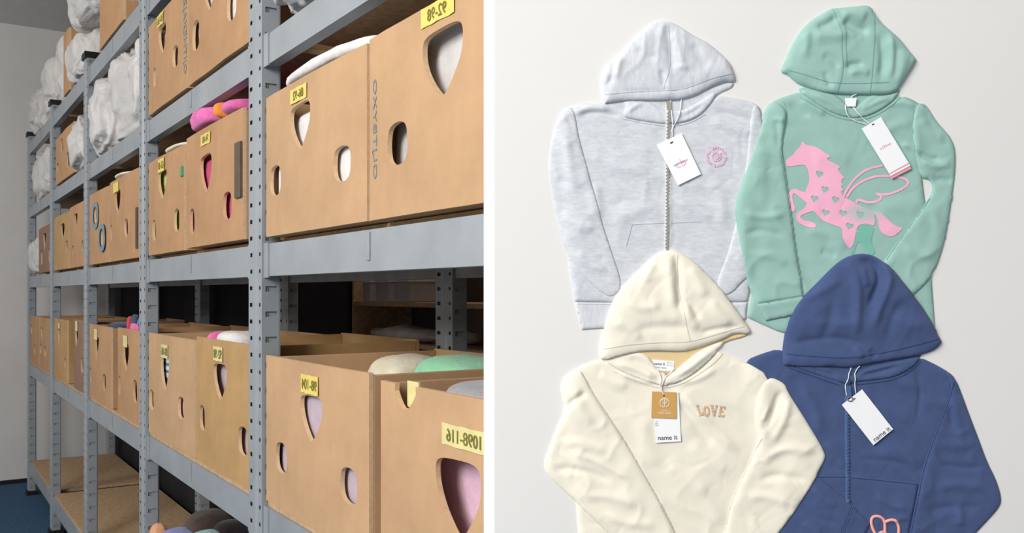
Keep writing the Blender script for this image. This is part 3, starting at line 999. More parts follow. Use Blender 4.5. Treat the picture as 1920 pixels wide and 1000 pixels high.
def seams(g, lines, m, name='seam', width=1.5):
    mb_v, mb_f = [], []
    for ln in lines:
        p = open_smooth(ln, 3.0)
        t = np.gradient(p, axis=0)
        t /= np.linalg.norm(t, axis=1)[:, None] + 1e-9
        n0 = len(mb_v)
        for (x, y), (tx, ty) in zip(p, t):
            h = float(samp(HM, x, y))
            for s_ in (1, -1):
                mb_v.append(g.w(x - s_ * ty * width / 2, y + s_ * tx * width / 2, h + 0.9))
        for i in range(len(p) - 1):
            q = n0 + 2 * i
            mb_f.append((q, q + 1, q + 3, q + 2))
    return obj(name, mb_v, mb_f, m, g.o, True)


def drape_poly(g, name, poly, m, lift=1.2, dens=4.0, holes=(), parent=None, it=1, attr=None):
    P = resample(chaikin(poly, it) if it else np.array(poly, float), dens * 0.7)
    hx, hy = np.meshgrid(np.arange(P[:, 0].min(), P[:, 0].max(), dens), np.arange(P[:, 1].min(), P[:, 1].max(), dens))
    hx, hy = hx.ravel(), hy.ravel()
    loops = [P] + [np.array(h) for h in holes]
    k = inside(hx, hy, P) & (seg_dist(hx, hy, P)[0] > dens * 0.5)
    for h in loops[1:]:
        k &= ~inside(hx, hy, h) & (seg_dist(hx, hy, h)[0] > dens * 0.4)
    V, T = triangulate(loops, np.stack([hx[k], hy[k]], 1))
    z = samp(HM, V[:, 0], V[:, 1]) + lift
    o = obj(name, [g.w(x, y, h) for (x, y), h in zip(V, z)], [tuple(f) for f in T[:, ::-1]], m, parent or g.o, True)
    if attr is not None:
        a = o.data.attributes.new('fade', 'FLOAT', 'POINT')
        a.data.foreach_set('value', attr(V[:, 0], V[:, 1]).astype(np.float32))
    return o


def flat_text(g, name, body, cx, cy, ang, size_w, h, m, parent, bold=0.0, shear=0.0, size_h=None):
    V, Fc = text2d(body, bold)
    sc = size_w / np.ptp(V[:, 0])
    sv = sc if size_h is None else size_h / np.ptp(V[:, 1])
    ca, sa = math.cos(ang), math.sin(ang)
    vs = []
    for a, b in V:
        a, b = a * sc + shear * b * sv, -b * sv          # picture coordinates: y down
        vs.append(g.w(cx + a * ca - b * sa, cy + a * sa + b * ca, h))
    return obj(name, vs, Fc, m, parent)


def card(g, name, quad, m, lift=2.0, thick=1.4, parent=None, h=None):
    q = np.array(quad, float)
    if h is None:
        s_ = [samp(HM, *(q[0] * (1 - u) * (1 - v) + q[1] * u * (1 - v) + q[2] * u * v + q[3] * (1 - u) * v)) for u in np.linspace(0, 1, 7) for v in np.linspace(0, 1, 9)]
        h = float(max(s_)) + lift
    mb = MB()
    top = [g.w(x, y, h) for x, y in q]
    bot = [g.w(x, y, h - thick) for x, y in q]
    mb.v = top + bot
    mb.f = [(3, 2, 1, 0), (4, 5, 6, 7)] + [(i, (i + 1) % 4, 4 + (i + 1) % 4, 4 + i) for i in range(4)]
    o = mb.build(name, m, parent or g.o)
    return o, h


def string(g, name, pts, m, parent, r=0.9, lift=1.5):
    p = open_smooth(pts, 4)
    h = samp(HM, p[:, 0], p[:, 1])
    return MB().tube([g.w(x, y, float(k) + lift + r) for (x, y), k in zip(p, h)], r * S, 6).build(name, m, parent, True)


def teeth(g, name, pts, m, gap=3.0, parent=None, w=2.0):
    p = open_smooth(pts, gap)
    mb = MB()
    for i, (x, y) in enumerate(p):
        h = float(samp(HM, x, y)) + 2.4
        s_ = 1.1 if i % 2 else -1.1
        a = g.w(x - w + s_, y - gap * 0.36, h)
        b = g.w(x + w + s_, y + gap * 0.36, h - 1.5)
        mb.box(min(a[0], b[0]), max(a[0], b[0]), min(a[1], b[1]), max(a[1], b[1]), min(a[2], b[2]), max(a[2], b[2]))
    o = mb.build(name, m, parent or g.o)
    o['kind'] = 'stuff'
    return o


def knit(name, c, c2=None, scale=300, stretch=(1, 1, 1), contrast=(0.3, 0.7), b=0.25):
    return mat(name, c, 0.92, color2=c2, vscale=scale, stretch=stretch, bump=b, bscale=1400, dist=0.0006, sheen=0.12, spec=0.12, contrast=contrast)


GREY = knit('heather_grey_jersey', srgb(214, 216, 219), srgb(196, 200, 205), 210, (0.5, 1, 1.5), (0.34, 0.66))
GREYH = knit('heather_grey_jersey_hood', srgb(214, 216, 219), srgb(197, 201, 206), 210, (1.6, 1, 0.5), (0.34, 0.66))
GREYRIB = knit('heather_grey_rib', srgb(218, 220, 223), srgb(198, 202, 208), 220, (2.5, 1, 0.4))
GREYSEAM = mat('grey_thread', srgb(196, 200, 206), 0.9)
GREEN = knit('sage_green_jersey', srgb(155, 191, 181), srgb(148, 185, 174), 40)
GREENSEAM = mat('green_thread', srgb(128, 172, 161), 0.9)
CREAM = knit('cream_jersey', srgb(239, 232, 215), srgb(234, 227, 208), 30)
CREAMIN = knit('cream_lining', srgb(226, 200, 150))
CREAMSEAM = mat('cream_thread', srgb(216, 208, 188), 0.9)
NAVY = knit('dusty_blue_jersey', srgb(72, 88, 128), srgb(65, 81, 120), 60)
NAVYSEAM = mat('blue_thread', srgb(50, 64, 104), 0.9)
NAVYZIP = mat('blue_zip', srgb(74, 98, 140), 0.6)
ZIPTAPE = mat('grey_zip_tape', srgb(206, 208, 210), 0.9)
ZIPM = mat('silver_zip_teeth', srgb(196, 188, 172), 0.35, 0.7)
CARDW = mat('white_card', srgb(246, 246, 246), 0.6)
CARDK = mat('kraft_card', srgb(206, 160, 92), 0.7)
CARDP = mat('pink_card_edge', srgb(236, 160, 168), 0.6)
CORD = mat('white_cord', srgb(236, 236, 236), 0.7)
TXT = mat('black_print', srgb(62, 62, 70), 0.7)
TXTL = mat('grey_print', srgb(120, 120, 126), 0.7)
ROSE = mat('rose_print', srgb(222, 130, 146), 0.7)
PINKP = mat('pink_print', srgb(242, 178, 202), 0.75)
PINKL = mat('pale_pink_print', srgb(236, 184, 210), 0.8)
TEALP = mat('teal_print', srgb(122, 186, 168), 0.75)
GOLD = mat('rose_gold_glitter', srgb(206, 160, 118), 0.5, 0.2, color2=srgb(236, 210, 180), vscale=500, contrast=(0.4, 0.6))
CORAL = mat('coral_print', srgb(246, 172, 156), 0.7)
HOLE = mat('eyelet_dark', srgb(70, 66, 66), 0.8)

fade = bpy.data.materials.new('pink_print_fading')
fade.use_nodes = True
nt = fade.node_tree
at = nt.nodes.new('ShaderNodeAttribute')
at.attribute_name = 'fade'
rp = nt.nodes.new('ShaderNodeValToRGB')
rp.color_ramp.elements[0].color = srgb(242, 178, 202)
rp.color_ramp.elements[1].color = srgb(160, 192, 182)
nt.links.new(at.outputs['Fac'], rp.inputs['Fac'])
nt.links.new(rp.outputs['Color'], nt.nodes['Principled BSDF'].inputs['Base Color'])
nt.nodes['Principled BSDF'].inputs['Roughness'].default_value = 0.75
nt.nodes['Principled BSDF'].inputs['Specular IOR Level'].default_value = 0.15

HG = 'hoodies laid out on the pale board'


def C(ox, oy, sc, pts):
    return [(ox + a / sc, oy + b / sc) for a, b in pts]


# ---- grey zip hoodie ---------------------------------------------------
g = Garment('hoodie', 'heather grey zip hoodie at top left with a small pink round print', 1240, 400, HG)
piece(g, 'hood_lining', [(1150, 175), (1330, 165), (1378, 150), (1377, 163), (1345, 175), (1330, 200), (1250, 215), (1170, 205), (1136, 196)], GREYH, 5, 8, wr=0.5, seed=2)
piece(g, 'body', [(1137, 190), (1110, 191), (1092, 192), (1065, 200), (1052, 207), (1046, 240), (1055, 330), (1066, 500), (1078, 566), (1078, 566), (1240, 568), (1404, 566), (1404, 566), (1410, 500), (1425, 330), (1430, 215), (1426, 198), (1410, 189), (1380, 182), (1345, 177), (1320, 200), (1250, 212), (1175, 206)],
      GREY, 8, 14, [
          ([(1145, 205), (1105, 200), (1072, 215)], 7, 4), ([(1165, 217), (1120, 208), (1085, 214)], 4, -3),
          ([(1115, 340), (1122, 380), (1118, 420)], 9, 3), ([(1140, 420), (1200, 390), (1240, 395)], 14, 2.5),
          ([(1330, 225), (1380, 240), (1420, 250)], 10, 3), ([(1345, 205), (1400, 222), (1425, 226)], 5, -3),
          ([(1270, 375), (1310, 400), (1345, 405)], 10, 2.5), ([(1330, 330), (1360, 380), (1350, 430)], 12, 2.5),
          ([(1130, 300), (1180, 320), (1230, 318)], 14, 2), ([(1255, 200), (1255, 470)], 4, 2.0)],
      wr=1.1, wscale=(90, 45, 0.2), seed=4)
piece(g, 'hem', [(1079, 567), (1079, 567), (1240, 570), (1403, 567), (1403, 567), (1400, 600), (1400, 600), (1250, 612), (1128, 616), (1091, 619), (1091, 619)], GREYRIB, 7, 8, wr=0.4, seed=6, e0=0.4)
piece(g, 'sleeve', [(1068, 198), (1052, 207), (1040, 235), (1031, 275), (1028, 320), (1035, 370), (1047, 425), (1060, 470), (1085, 505), (1106, 532), (1138, 556), (1152, 556), (1168, 536), (1150, 480), (1130, 420), (1117, 370), (1100, 310), (1084, 250), (1078, 210)],
      GREY, 5, 16, [([(1060, 230), (1064, 300), (1080, 360)], 10, 3), ([(1040, 330), (1080, 350), (1112, 372)], 7, -2.5), ([(1050, 400), (1090, 430), (1118, 425)], 8, 2.5), ([(1080, 470), (1110, 500), (1140, 505)], 8, 2.5), ([(1062, 215), (1078, 240)], 5, -3)],
      wr=1.3, wscale=(60, 40, 0.9), seed=8, e0=0.1)
piece(g, 'sleeve', [(1414, 192), (1430, 205), (1440, 300), (1452, 400), (1446, 480), (1404, 518), (1366, 557), (1352, 548), (1343, 530), (1365, 480), (1388, 390), (1400, 310), (1408, 230)],
      GREY, 5, 16, [([(1380, 480), (1400, 500)], 8, 2)], wr=1.1, wscale=(60, 40, -0.8), seed=9, e0=0.1)
lap = piece(g, 'hood_base', [(1166, 188), (1175, 195), (1167, 217), (1180, 222), (1215, 228), (1252, 233), (1290, 228), (1318, 213), (1345, 178), (1340, 172), (1318, 186), (1285, 206), (1255, 208), (1235, 200), (1215, 188)], GREYH, 6, 7,
            [([(1172, 212), (1190, 200), (1205, 190)], 4, 3), ([(1280, 212), (1310, 190), (1330, 176)], 4, 3), ([(1270, 225), (1300, 212), (1320, 195)], 3, -2)], wr=0.8, seed=11)
# zip
zt_ = ribbon(g, 'zipper', [(1253, 196), (1252, 300), (1250, 480)], 9, ZIPTAPE, 1.0)
teeth(g, 'zip_teeth', [(1253, 200), (1252, 300), (1250, 480)], ZIPM, 3.2, zt_)
sl, hs = card(g, 'zip_slider', [(1250, 191), (1257, 191), (1258, 206), (1251, 206)], ZIPM, 3.0, 2.5, zt_)
HOODA = [(1233, 38), (1254, 38), (1271, 45), (1299, 64), (1326, 77), (1351, 98), (1370, 117), (1378, 138), (1380, 151), (1375, 153), (1361, 152), (1347, 157), (1322, 168), (1305, 178), (1280, 186), (1254, 188), (1204, 188), (1172, 188), (1137, 193), (1134, 196), (1131, 184), (1128, 163), (1128, 138), (1141, 117), (1164, 102), (1183, 79), (1204, 58), (1223, 42)]
piece(g, 'hood', HOODA, GREYH, 20, 34, [
    ([(1250, 45), (1258, 90), (1262, 140)], 8, -4), ([(1262, 60), (1272, 100), (1280, 130)], 7, 3), ([(1150, 110), (1150, 140), (1138, 165)], 5, -5), ([(1164, 104), (1150, 150)], 8, 4),
    ([(1190, 90), (1215, 108), (1235, 108)], 7, -3), ([(1300, 80), (1310, 110), (1330, 130)], 9, -3), ([(1240, 130), (1245, 165)], 5, -3), ([(1265, 128), (1290, 126)], 5, 2.5), ([(1145, 172), (1200, 172), (1280, 170), (1335, 148)], 3, -1.2)],
      wr=1.6, wscale=(40, 90, 0.1), seed=14, e0=0.28)
seams(g, [[(1134, 178), (1200, 172), (1254, 171), (1290, 166), (1330, 148), (1374, 138)], [(1253, 48), (1257, 90), (1255, 130), (1243, 168)]], GREYSEAM, width=1.2)
seams(g, [[(1170, 222), (1210, 231), (1252, 237), (1292, 232), (1322, 214)], [(1082, 570), (1160, 571), (1240, 573)]], GREYSEAM, width=1.3)
seams(g, [[(1185, 421), (1246, 418)], [(1258, 418), (1316, 415)], [(1185, 421), (1174, 462)]], GREYSEAM, 'pocket_stitching', 1.2)
# round print
mp_ = []
for k in range(30):
    a0 = 2 * math.pi * k / 30
    if k % 10 == 9: continue
    r0, r1 = 14.5, 19.5
    if k % 3 == 1: r0 = 16.5
    if k % 4 == 2: r1 = 18.0
    mp_.append([(1343.5 + rr * math.cos(a0 + dd), 294 + rr * math.sin(a0 + dd)) for rr, dd in ((r0, 0), (r1, 0), (r1, 0.16), (r0, 0.16))])
pv, pf = [], []
for q in mp_:
    n0 = len(pv)
    for x, y in q: pv.append(g.w(x, y, float(samp(HM, x, y)) + 1.3))
    pf.append((n0, n0 + 1, n0 + 2, n0 + 3))
pr = obj('round_print', pv, pf, PINKL, g.o)
for rr, wd in ((8.0, 1.6),):
    ribbon(g, 'print_circle', [(1343.5 + rr * math.cos(t), 294 + rr * math.sin(t)) for t in np.linspace(0, 2 * math.pi, 25)], wd, PINKL, 1.3, pr, 2.0, thick=0)
ribbon(g, 'print_leaf', [(1337, 284), (1341, 293), (1345, 299)], 1.8, PINKL, 1.4, pr, 2, thick=0)
ribbon(g, 'print_leaf', [(1345, 283), (1347, 291), (1345, 299)], 1.8, PINKL, 1.4, pr, 2, thick=0)
ribbon(g, 'print_leaf', [(1352, 286), (1349, 294), (1345, 299)], 1.8, PINKL, 1.4, pr, 2, thick=0)
# tag
tg, h = card(g, 'price_tag', [(1231, 272), (1277.5, 250), (1314, 327), (1271, 348)], CARDW)
AN = math.radians(-25)
flat_text(g, 'tag_lettering', 'VERYMERISH', 1275.5, 306, AN, 29, h + 0.5, TXTL, tg, 0.0, size_h=3.6)
flat_text(g, 'tag_monogram', 'cb', 1275.5, 306, AN, 19, h + 0.35, PINKL, tg, 0.0)
card(g, 'eyelet', [(1256, 268), (1261, 265.5), (1262, 268), (1257, 270.5)], HOLE, parent=tg, h=h + 0.4, thick=0.3)
string(g, 'tag_string', [(1258, 188), (1259, 215), (1262, 240), (1259, 267)], CORD, tg)
string(g, 'tag_string', [(1278, 186), (1277, 205), (1268, 228), (1258, 245), (1258, 268)], CORD, tg)

# ---- green pullover hoodie ---------------------------------------------
g = Garment('hoodie', 'sage green hoodie at top right with a pink winged horse print', 1590, 400, HG)
piece(g, 'hood_lining', [(1500, 160), (1690, 160), (1690, 176), (1650, 200), (1600, 212), (1545, 200), (1500, 172)], GREEN, 5, 8, wr=0.5, seed=20)
piece(g, 'body', [(1512, 168), (1470, 180), (1447, 190), (1440, 204), (1445, 260), (1440, 360), (1425, 480), (1410, 560), (1403, 596), (1403, 596), (1440, 613), (1472, 627), (1560, 632), (1680, 634), (1757, 622), (1757, 622), (1752, 560), (1748, 500), (1740, 400), (1733, 345), (1728, 300), (1735, 200), (1715, 185), (1690, 177), (1640, 205), (1600, 213), (1560, 205)],
      GREEN, 8, 14, [
          ([(1500, 185), (1530, 205), (1550, 215)], 6, 4), ([(1480, 190), (1500, 210), (1520, 218)], 6, -2.5), ([(1660, 195), (1690, 190), (1720, 200)], 6, 3), ([(1650, 250), (1690, 230), (1712, 235)], 9, 2.5),
          ([(1690, 270), (1712, 275), (1728, 290)], 5, 4), ([(1520, 300), (1560, 290), (1600, 300)], 20, 2), ([(1510, 430), (1560, 440), (1590, 470)], 9, 3), ([(1540, 470), (1570, 480)], 7, -2.5), ([(1640, 400), (1690, 380), (1730, 390)], 18, 2), ([(1475, 470), (1500, 520), (1520, 560)], 9, 2)],
      wr=0.9, wscale=(80, 60, 0.3), seed=22)
piece(g, 'sleeve', [(1447, 189), (1436, 204), (1430, 235), (1415, 280), (1392, 340), (1377, 385), (1382, 425), (1392, 480), (1398, 515), (1411, 554), (1420, 572), (1420, 572), (1507, 560), (1507, 560), (1497, 500), (1487, 430), (1475, 340), (1464, 275), (1472, 240), (1476, 212), (1465, 195)],
      GREEN, 9, 14, [([(1455, 215), (1458, 250), (1462, 280)], 6, -3), ([(1440, 260), (1425, 330), (1432, 400)], 14, 3), ([(1390, 400), (1430, 410), (1475, 400)], 7, 3), ([(1395, 440), (1430, 430), (1470, 445)], 6, -2.5), ([(1400, 475), (1445, 480), (1480, 500)], 8, 2.5), ([(1450, 222), (1470, 228)], 4, 4)],
      wr=1.3, wscale=(50, 40, 0.4), seed=24)
piece(g, 'cuff', [(1419, 571), (1419, 571), (1508, 557), (1508, 557), (1511, 586), (1511, 586), (1437, 602), (1437, 602)], GREEN, 8, 8, wr=0.3, seed=25, e0=0.4)
piece(g, 'sleeve', [(1728, 190), (1742, 198), (1757, 225), (1785, 255), (1795, 280), (1794, 325), (1787, 375), (1780, 425), (1770, 470), (1755, 510), (1716, 552), (1680, 580), (1640, 560), (1648, 505), (1662, 485), (1700, 433), (1744, 372), (1752, 356), (1750, 342), (1742, 335), (1732, 335), (1722, 315), (1714, 280), (1711, 240), (1716, 205)],
      GREEN, 9, 14, [([(1725, 220), (1745, 250), (1775, 260)], 9, 3), ([(1720, 285), (1745, 300), (1765, 296)], 5, -4), ([(1725, 300), (1755, 315), (1785, 305)], 7, 4), ([(1750, 340), (1765, 335), (1790, 340)], 6, -3), ([(1750, 380), (1760, 440), (1740, 490)], 12, 3), ([(1690, 460), (1720, 480), (1755, 480)], 9, 2.5)],
      wr=1.4, wscale=(50, 40, -0.6), seed=26)
piece(g, 'hood_base', [(1513, 166), (1500, 172), (1510, 178), (1540, 200), (1575, 217), (1605, 221), (1632, 216), (1662, 200), (1685, 180), (1688, 172), (1655, 180), (1635, 176), (1612, 196), (1600, 203), (1588, 196), (1570, 178), (1545, 170)], GREEN, 7, 7,
      [([(1520, 172), (1550, 190), (1590, 212)], 6, 4), ([(1525, 185), (1555, 205)], 4, -3), ([(1612, 205), (1640, 190), (1670, 180)], 6, 4), ([(1620, 200), (1650, 182)], 3, -3)], wr=1.0, seed=27)
HOODB = [(1465, 131), (1471, 119), (1481, 95), (1496, 66), (1516, 41), (1538, 27), (1560, 14), (1582, 13), (1608, 10), (1626, 8), (1635, 12), (1641, 24), (1655, 42), (1670, 55), (1688, 70), (1703, 90), (1720, 110), (1720, 110), (1717, 119), (1703, 141), (1685, 169), (1670, 175), (1661, 177), (1604, 177), (1569, 176), (1542, 172), (1516, 163), (1498, 156), (1487, 147), (1478, 138), (1469, 136)]
lbl, h = card(g, 'neck_label', [(1584, 184), (1606, 184), (1604, 200), (1586, 200)], CARDW, 1.0, 0.8)
piece(g, 'hood', HOODB, GREEN, 20, 30, [
    ([(1580, 36), (1595, 48), (1615, 56), (1630, 60)], 8, -8), ([(1575, 26), (1600, 24), (1625, 34)], 10, 5), ([(1530, 55), (1555, 44), (1572, 30)], 7, -5), ([(1520, 70), (1555, 68), (1590, 66)], 12, 4),
    ([(1584, 128), (1600, 120), (1618, 122)], 6, -5), ([(1588, 140), (1610, 132), (1630, 140)], 7, 4), ([(1540, 105), (1560, 112), (1572, 130)], 8, -3), ([(1510, 55), (1512, 80), (1505, 110)], 8, 3), ([(1668, 60), (1672, 110), (1666, 150)], 6, 4), ([(1648, 60), (1655, 110), (1650, 150)], 7, -4), ([(1690, 90), (1690, 130), (1680, 160)], 8, 3), ([(1545, 135), (1550, 150), (1556, 165)], 5, -3)],
      wr=1.3, wscale=(55, 55, 0.2), seed=28, e0=0.28)
seams(g, [[(1560, 15), (1573, 44), (1576, 88), (1580, 132), (1568, 175)], [(1582, 50), (1584, 90), (1586, 125)], [(1638, 14), (1639, 55), (1636, 99), (1633, 143), (1629, 176)], [(1478, 132), (1510, 142), (1545, 153), (1570, 158), (1630, 157), (1665, 155)]], GREENSEAM, width=1.2)
seams(g, [[(1470, 190), (1478, 215), (1472, 245), (1464, 275)], [(1463, 280), (1475, 340), (1487, 430), (1498, 505), (1507, 555)], [(1421, 567), (1460, 560), (1506, 553)], [(1500, 182), (1540, 206), (1575, 222), (1606, 226), (1636, 220), (1666, 203), (1690, 182)], [(1715, 205), (1711, 240), (1714, 280), (1722, 315)], [(1745, 372), (1700, 433), (1662, 487)], [(1700, 182), (1735, 199)]], GREENSEAM, width=1.4)
# winged horse print
def CP(pts): return C(1450, 250, 4.168, pts)
horse = CP([(225, 65), (240, 66), (258, 92), (320, 100), (370, 125), (410, 160), (455, 183), (415, 195), (425, 210), (480, 235), (532, 265), (500, 278), (525, 310), (565, 350), (535, 357), (540, 375), (528, 385), (552, 402), (530, 412), (538, 432), (555, 440), (530, 455), (540, 475), (545, 500), (575, 505), (610, 525), (650, 550), (700, 575), (760, 595), (810, 605), (850, 625), (890, 665), (930, 705), (975, 732), (1020, 735), (975, 785), (930, 810), (880, 800), (840, 770), (825, 720), (815, 660), (795, 625), (800, 690), (790, 725), (740, 705), (690, 710), (660, 730), (645, 790), (635, 860), (605, 905), (570, 880), (545, 830), (538, 790), (545, 740), (470, 715), (400, 690), (350, 645), (320, 605), (270, 620), (220, 640), (212, 660), (240, 680), (300, 690), (335, 708), (335, 740), (280, 735), (220, 715), (185, 680), (178, 640), (195, 615), (240, 590), (270, 545), (250, 535), (205, 495), (165, 465), (152, 480), (158, 540), (175, 580), (165, 615), (145, 615), (140, 570), (128, 520), (122, 470), (140, 440), (180, 430), (225, 455), (255, 460), (260, 430), (275, 400), (285, 360), (280, 310), (265, 260), (245, 245), (190, 248), (150, 258), (115, 260), (102, 245), (100, 210), (130, 185), (160, 165), (180, 130), (215, 100)])


def heart(cx, cy, s, rot=0.25):
    pts = []
    for k in range(26):
        t = 2 * math.pi * k / 26
        x = 16 * math.sin(t) ** 3 / 17
        y = -(13 * math.cos(t) - 5 * math.cos(2 * t) - 2 * math.cos(3 * t) - math.cos(4 * t)) / 17
        pts.append((cx + s * (x * math.cos(rot) - y * math.sin(rot)), cy + s * (x * math.sin(rot) + y * math.cos(rot))))
    return pts


HP = CP([(365, 318), (405, 438), (325, 510), (490, 518), (412, 620), (550, 625), (684, 635), (600, 725)])
hearts = [heart(x, y, 7.6) for x, y in HP]
fx_, fy_ = CP([(720, 620)])[0]
hp = drape_poly(g, 'winged_horse_print', horse, fade, 0.8, 3.0, holes=[np.array(h_) for h_ in hearts], it=1,
                attr=lambda x, y: np.clip(1.15 - np.hypot((x - fx_) / 42, (y - fy_) / 20), 0, 0.8))
drape_poly(g, 'teal_leg_print', CP([(655, 745), (700, 712), (770, 726), (792, 745), (775, 800), (765, 850), (805, 930), (770, 960), (735, 945), (700, 870), (670, 840), (650, 880), (625, 965), (605, 930), (640, 850)]), TEALP, 0.7, 3.0, parent=hp, it=1)
ribbon(g, 'wing_stroke', CP([(548, 505), (580, 430), (650, 340), (740, 275), (860, 250)]), 4.4, PINKP, 0.9, hp, 3, thick=0)
ribbon(g, 'wing_stroke', CP([(575, 500), (620, 430), (700, 370), (800, 335), (880, 330), (980, 340), (1040, 355), (1065, 380), (1040, 415), (980, 450), (910, 475), (850, 480), (805, 472)]), 4.4, PINKP, 0.9, hp, 3, thick=0)
ribbon(g, 'wing_stroke', CP([(805, 472), (848, 485), (845, 512), (800, 538), (740, 542), (690, 525), (662, 515), (650, 545)]), 4.8, PINKP, 1.0, hp, 3, thick=0)
tg, h = card(g, 'price_tag', [(1615, 241.5), (1651, 220), (1706, 311), (1669.5, 330.5)], CARDW)
card(g, 'tag_pink_edge', [(1667.5, 327.5), (1704, 308), (1708.5, 316.5), (1671.5, 336)], CARDP, parent=tg, h=h - 1.2, thick=0.8)
card(g, 'tag_pink_line', [(1666.5, 325), (1703, 305.5), (1704.2, 307.6), (1667.7, 327.1)], CARDP, parent=tg, h=h + 0.35, thick=0.3)
flat_text(g, 'tag_lettering', 's.Oliver', 1659.5, 274, math.radians(-29), 23, h + 0.5, ROSE, tg, 0.0)
card(g, 'eyelet', [(1633.5, 234), (1637.5, 231.8), (1638.5, 233.8), (1634.5, 236)], HOLE, parent=tg, h=h + 0.4, thick=0.3)
string(g, 'tag_string', [(1606, 177), (1597, 180), (1596, 192), (1605, 210), (1618, 222), (1632, 233)], CORD, tg)
string(g, 'tag_string', [(1600, 178), (1594, 190), (1583, 198), (1586, 215), (1600, 226), (1628, 234)], CORD, tg)

# ---- blue zip hoodie ----------------------------------------------------
g = Garment('hoodie', 'dusty blue zip hoodie at lower right with coral heart print', 1620, 850, HG)
piece(g, 'hood_lining', [(1466, 655), (1722, 655), (1735, 668), (1700, 690), (1620, 712), (1570, 715), (1500, 700)], NAVY, 5, 8, wr=0.5, seed=30)
piece(g, 'body', [(1397, 678), (1430, 664), (1468, 653), (1520, 690), (1590, 712), (1660, 700), (1722, 668), (1755, 683), (1783, 699), (1795, 711), (1788, 760), (1765, 813), (1750, 900), (1738, 1000), (1730, 1110), (1730, 1110), (1450, 1110), (1450, 1110), (1448, 1000), (1425, 850), (1402, 720)],
      NAVY, 8, 14, [
          ([(1540, 700), (1570, 720), (1588, 740)], 8, 3), ([(1600, 780), (1660, 770), (1720, 790)], 20, 2), ([(1640, 700), (1690, 720), (1740, 730)], 12, 2.5), ([(1720, 690), (1728, 740), (1722, 790)], 5, -2.5), ([(1500, 720), (1530, 760), (1540, 820)], 10, 3),
          ([(1545, 830), (1575, 850), (1588, 880)], 7, 2.5), ([(1640, 840), (1690, 850), (1730, 880)], 12, 2.5), ([(1610, 860), (1680, 866), (1715, 880)], 5, -2)],
      wr=1.1, wscale=(70, 55, 0.4), seed=32)
piece(g, 'pocket', [(1529, 893), (1529, 893), (1590, 893), (1722, 907), (1722, 907), (1714, 950), (1703, 1000), (1695, 1060), (1500, 1060)], NAVY, 3, 5, [([(1640, 930), (1670, 950), (1700, 955)], 5, 2.5), ([(1600, 950), (1640, 970)], 7, -2), ([(1660, 980), (1705, 970)], 5, 3)], wr=0.9, seed=33, e0=0.5)
piece(g, 'sleeve', [(1770, 692), (1795, 711), (1805, 736), (1821, 780), (1838, 824), (1854, 868), (1871, 901), (1881, 934), (1879, 951), (1860, 973), (1838, 996), (1800, 1040), (1760, 1080), (1700, 1080), (1700, 1040), (1707, 1000), (1717, 945), (1733, 873), (1755, 813), (1778, 755), (1788, 722)],
      NAVY, 9, 14, [([(1790, 740), (1796, 790), (1810, 840)], 10, 3), ([(1760, 830), (1800, 840), (1835, 830)], 9, 3), ([(1760, 870), (1810, 880), (1850, 875)], 6, -3), ([(1750, 920), (1800, 905), (1860, 920)], 9, 3.5), ([(1740, 960), (1790, 950), (1840, 955)], 7, -3), ([(1800, 940), (1800, 990)], 8, 4), ([(1780, 760), (1790, 800)], 6, -3)],
      wr=1.6, wscale=(50, 40, 0.9), seed=34)
piece(g, 'sleeve', [(1500, 850), (1530, 890), (1557, 914), (1583, 934), (1600, 950), (1600, 950), (1580, 1004), (1580, 1004), (1520, 1040), (1440, 1020), (1450, 930), (1470, 870)],
      NAVY, 8, 12, [([(1520, 910), (1545, 940), (1575, 950)], 7, 3), ([(1500, 950), (1540, 975), (1570, 980)], 7, -3), ([(1500, 980), (1540, 1000)], 7, 3)], wr=1.5, wscale=(45, 35, 0.6), seed=35)
piece(g, 'cuff', [(1598, 948), (1598, 948), (1631, 983), (1631, 983), (1608, 1030), (1608, 1030), (1576, 1008), (1576, 1008)], NAVY, 7, 7, wr=0.3, seed=36, e0=0.4)
piece(g, 'hood_base', [(1480, 680), (1500, 692), (1540, 705), (1572, 715), (1590, 722), (1604, 716), (1650, 712), (1690, 703), (1722, 680), (1728, 668), (1690, 676), (1650, 684), (1625, 690), (1606, 704), (1592, 706), (1575, 698), (1540, 684)], NAVY, 7, 7,
      [([(1610, 706), (1645, 698), (1690, 684)], 4, -5), ([(1608, 698), (1650, 690), (1700, 676)], 5, 4), ([(1520, 692), (1550, 700), (1572, 706)], 4, -4), ([(1530, 686), (1560, 692)], 4, 3)], wr=0.8, seed=37)
zt_ = ribbon(g, 'zipper', [(1590, 712), (1589, 800), (1590, 892), (1590, 942)], 8, NAVYZIP, 0.9)
teeth(g, 'zip_teeth', [(1590, 760), (1590, 850), (1590, 940)], NAVYZIP, 3.2, zt_)
card(g, 'zip_slider', [(1587, 724), (1595, 724), (1597, 746), (1588, 746)], NAVYZIP, 3.0, 2.5, zt_)
HOODC = [(1606, 476), (1628, 476), (1650, 486), (1672, 505), (1700, 541), (1722, 566), (1744, 599), (1768, 641), (1768, 641), (1765, 648), (1750, 660), (1722, 667), (1689, 673), (1656, 678), (1623, 684), (1596, 690), (1563, 688), (1518, 687), (1469, 685), (1469, 685), (1468, 670), (1472, 631), (1480, 599), (1496, 566), (1530, 533), (1557, 505), (1582, 484)]
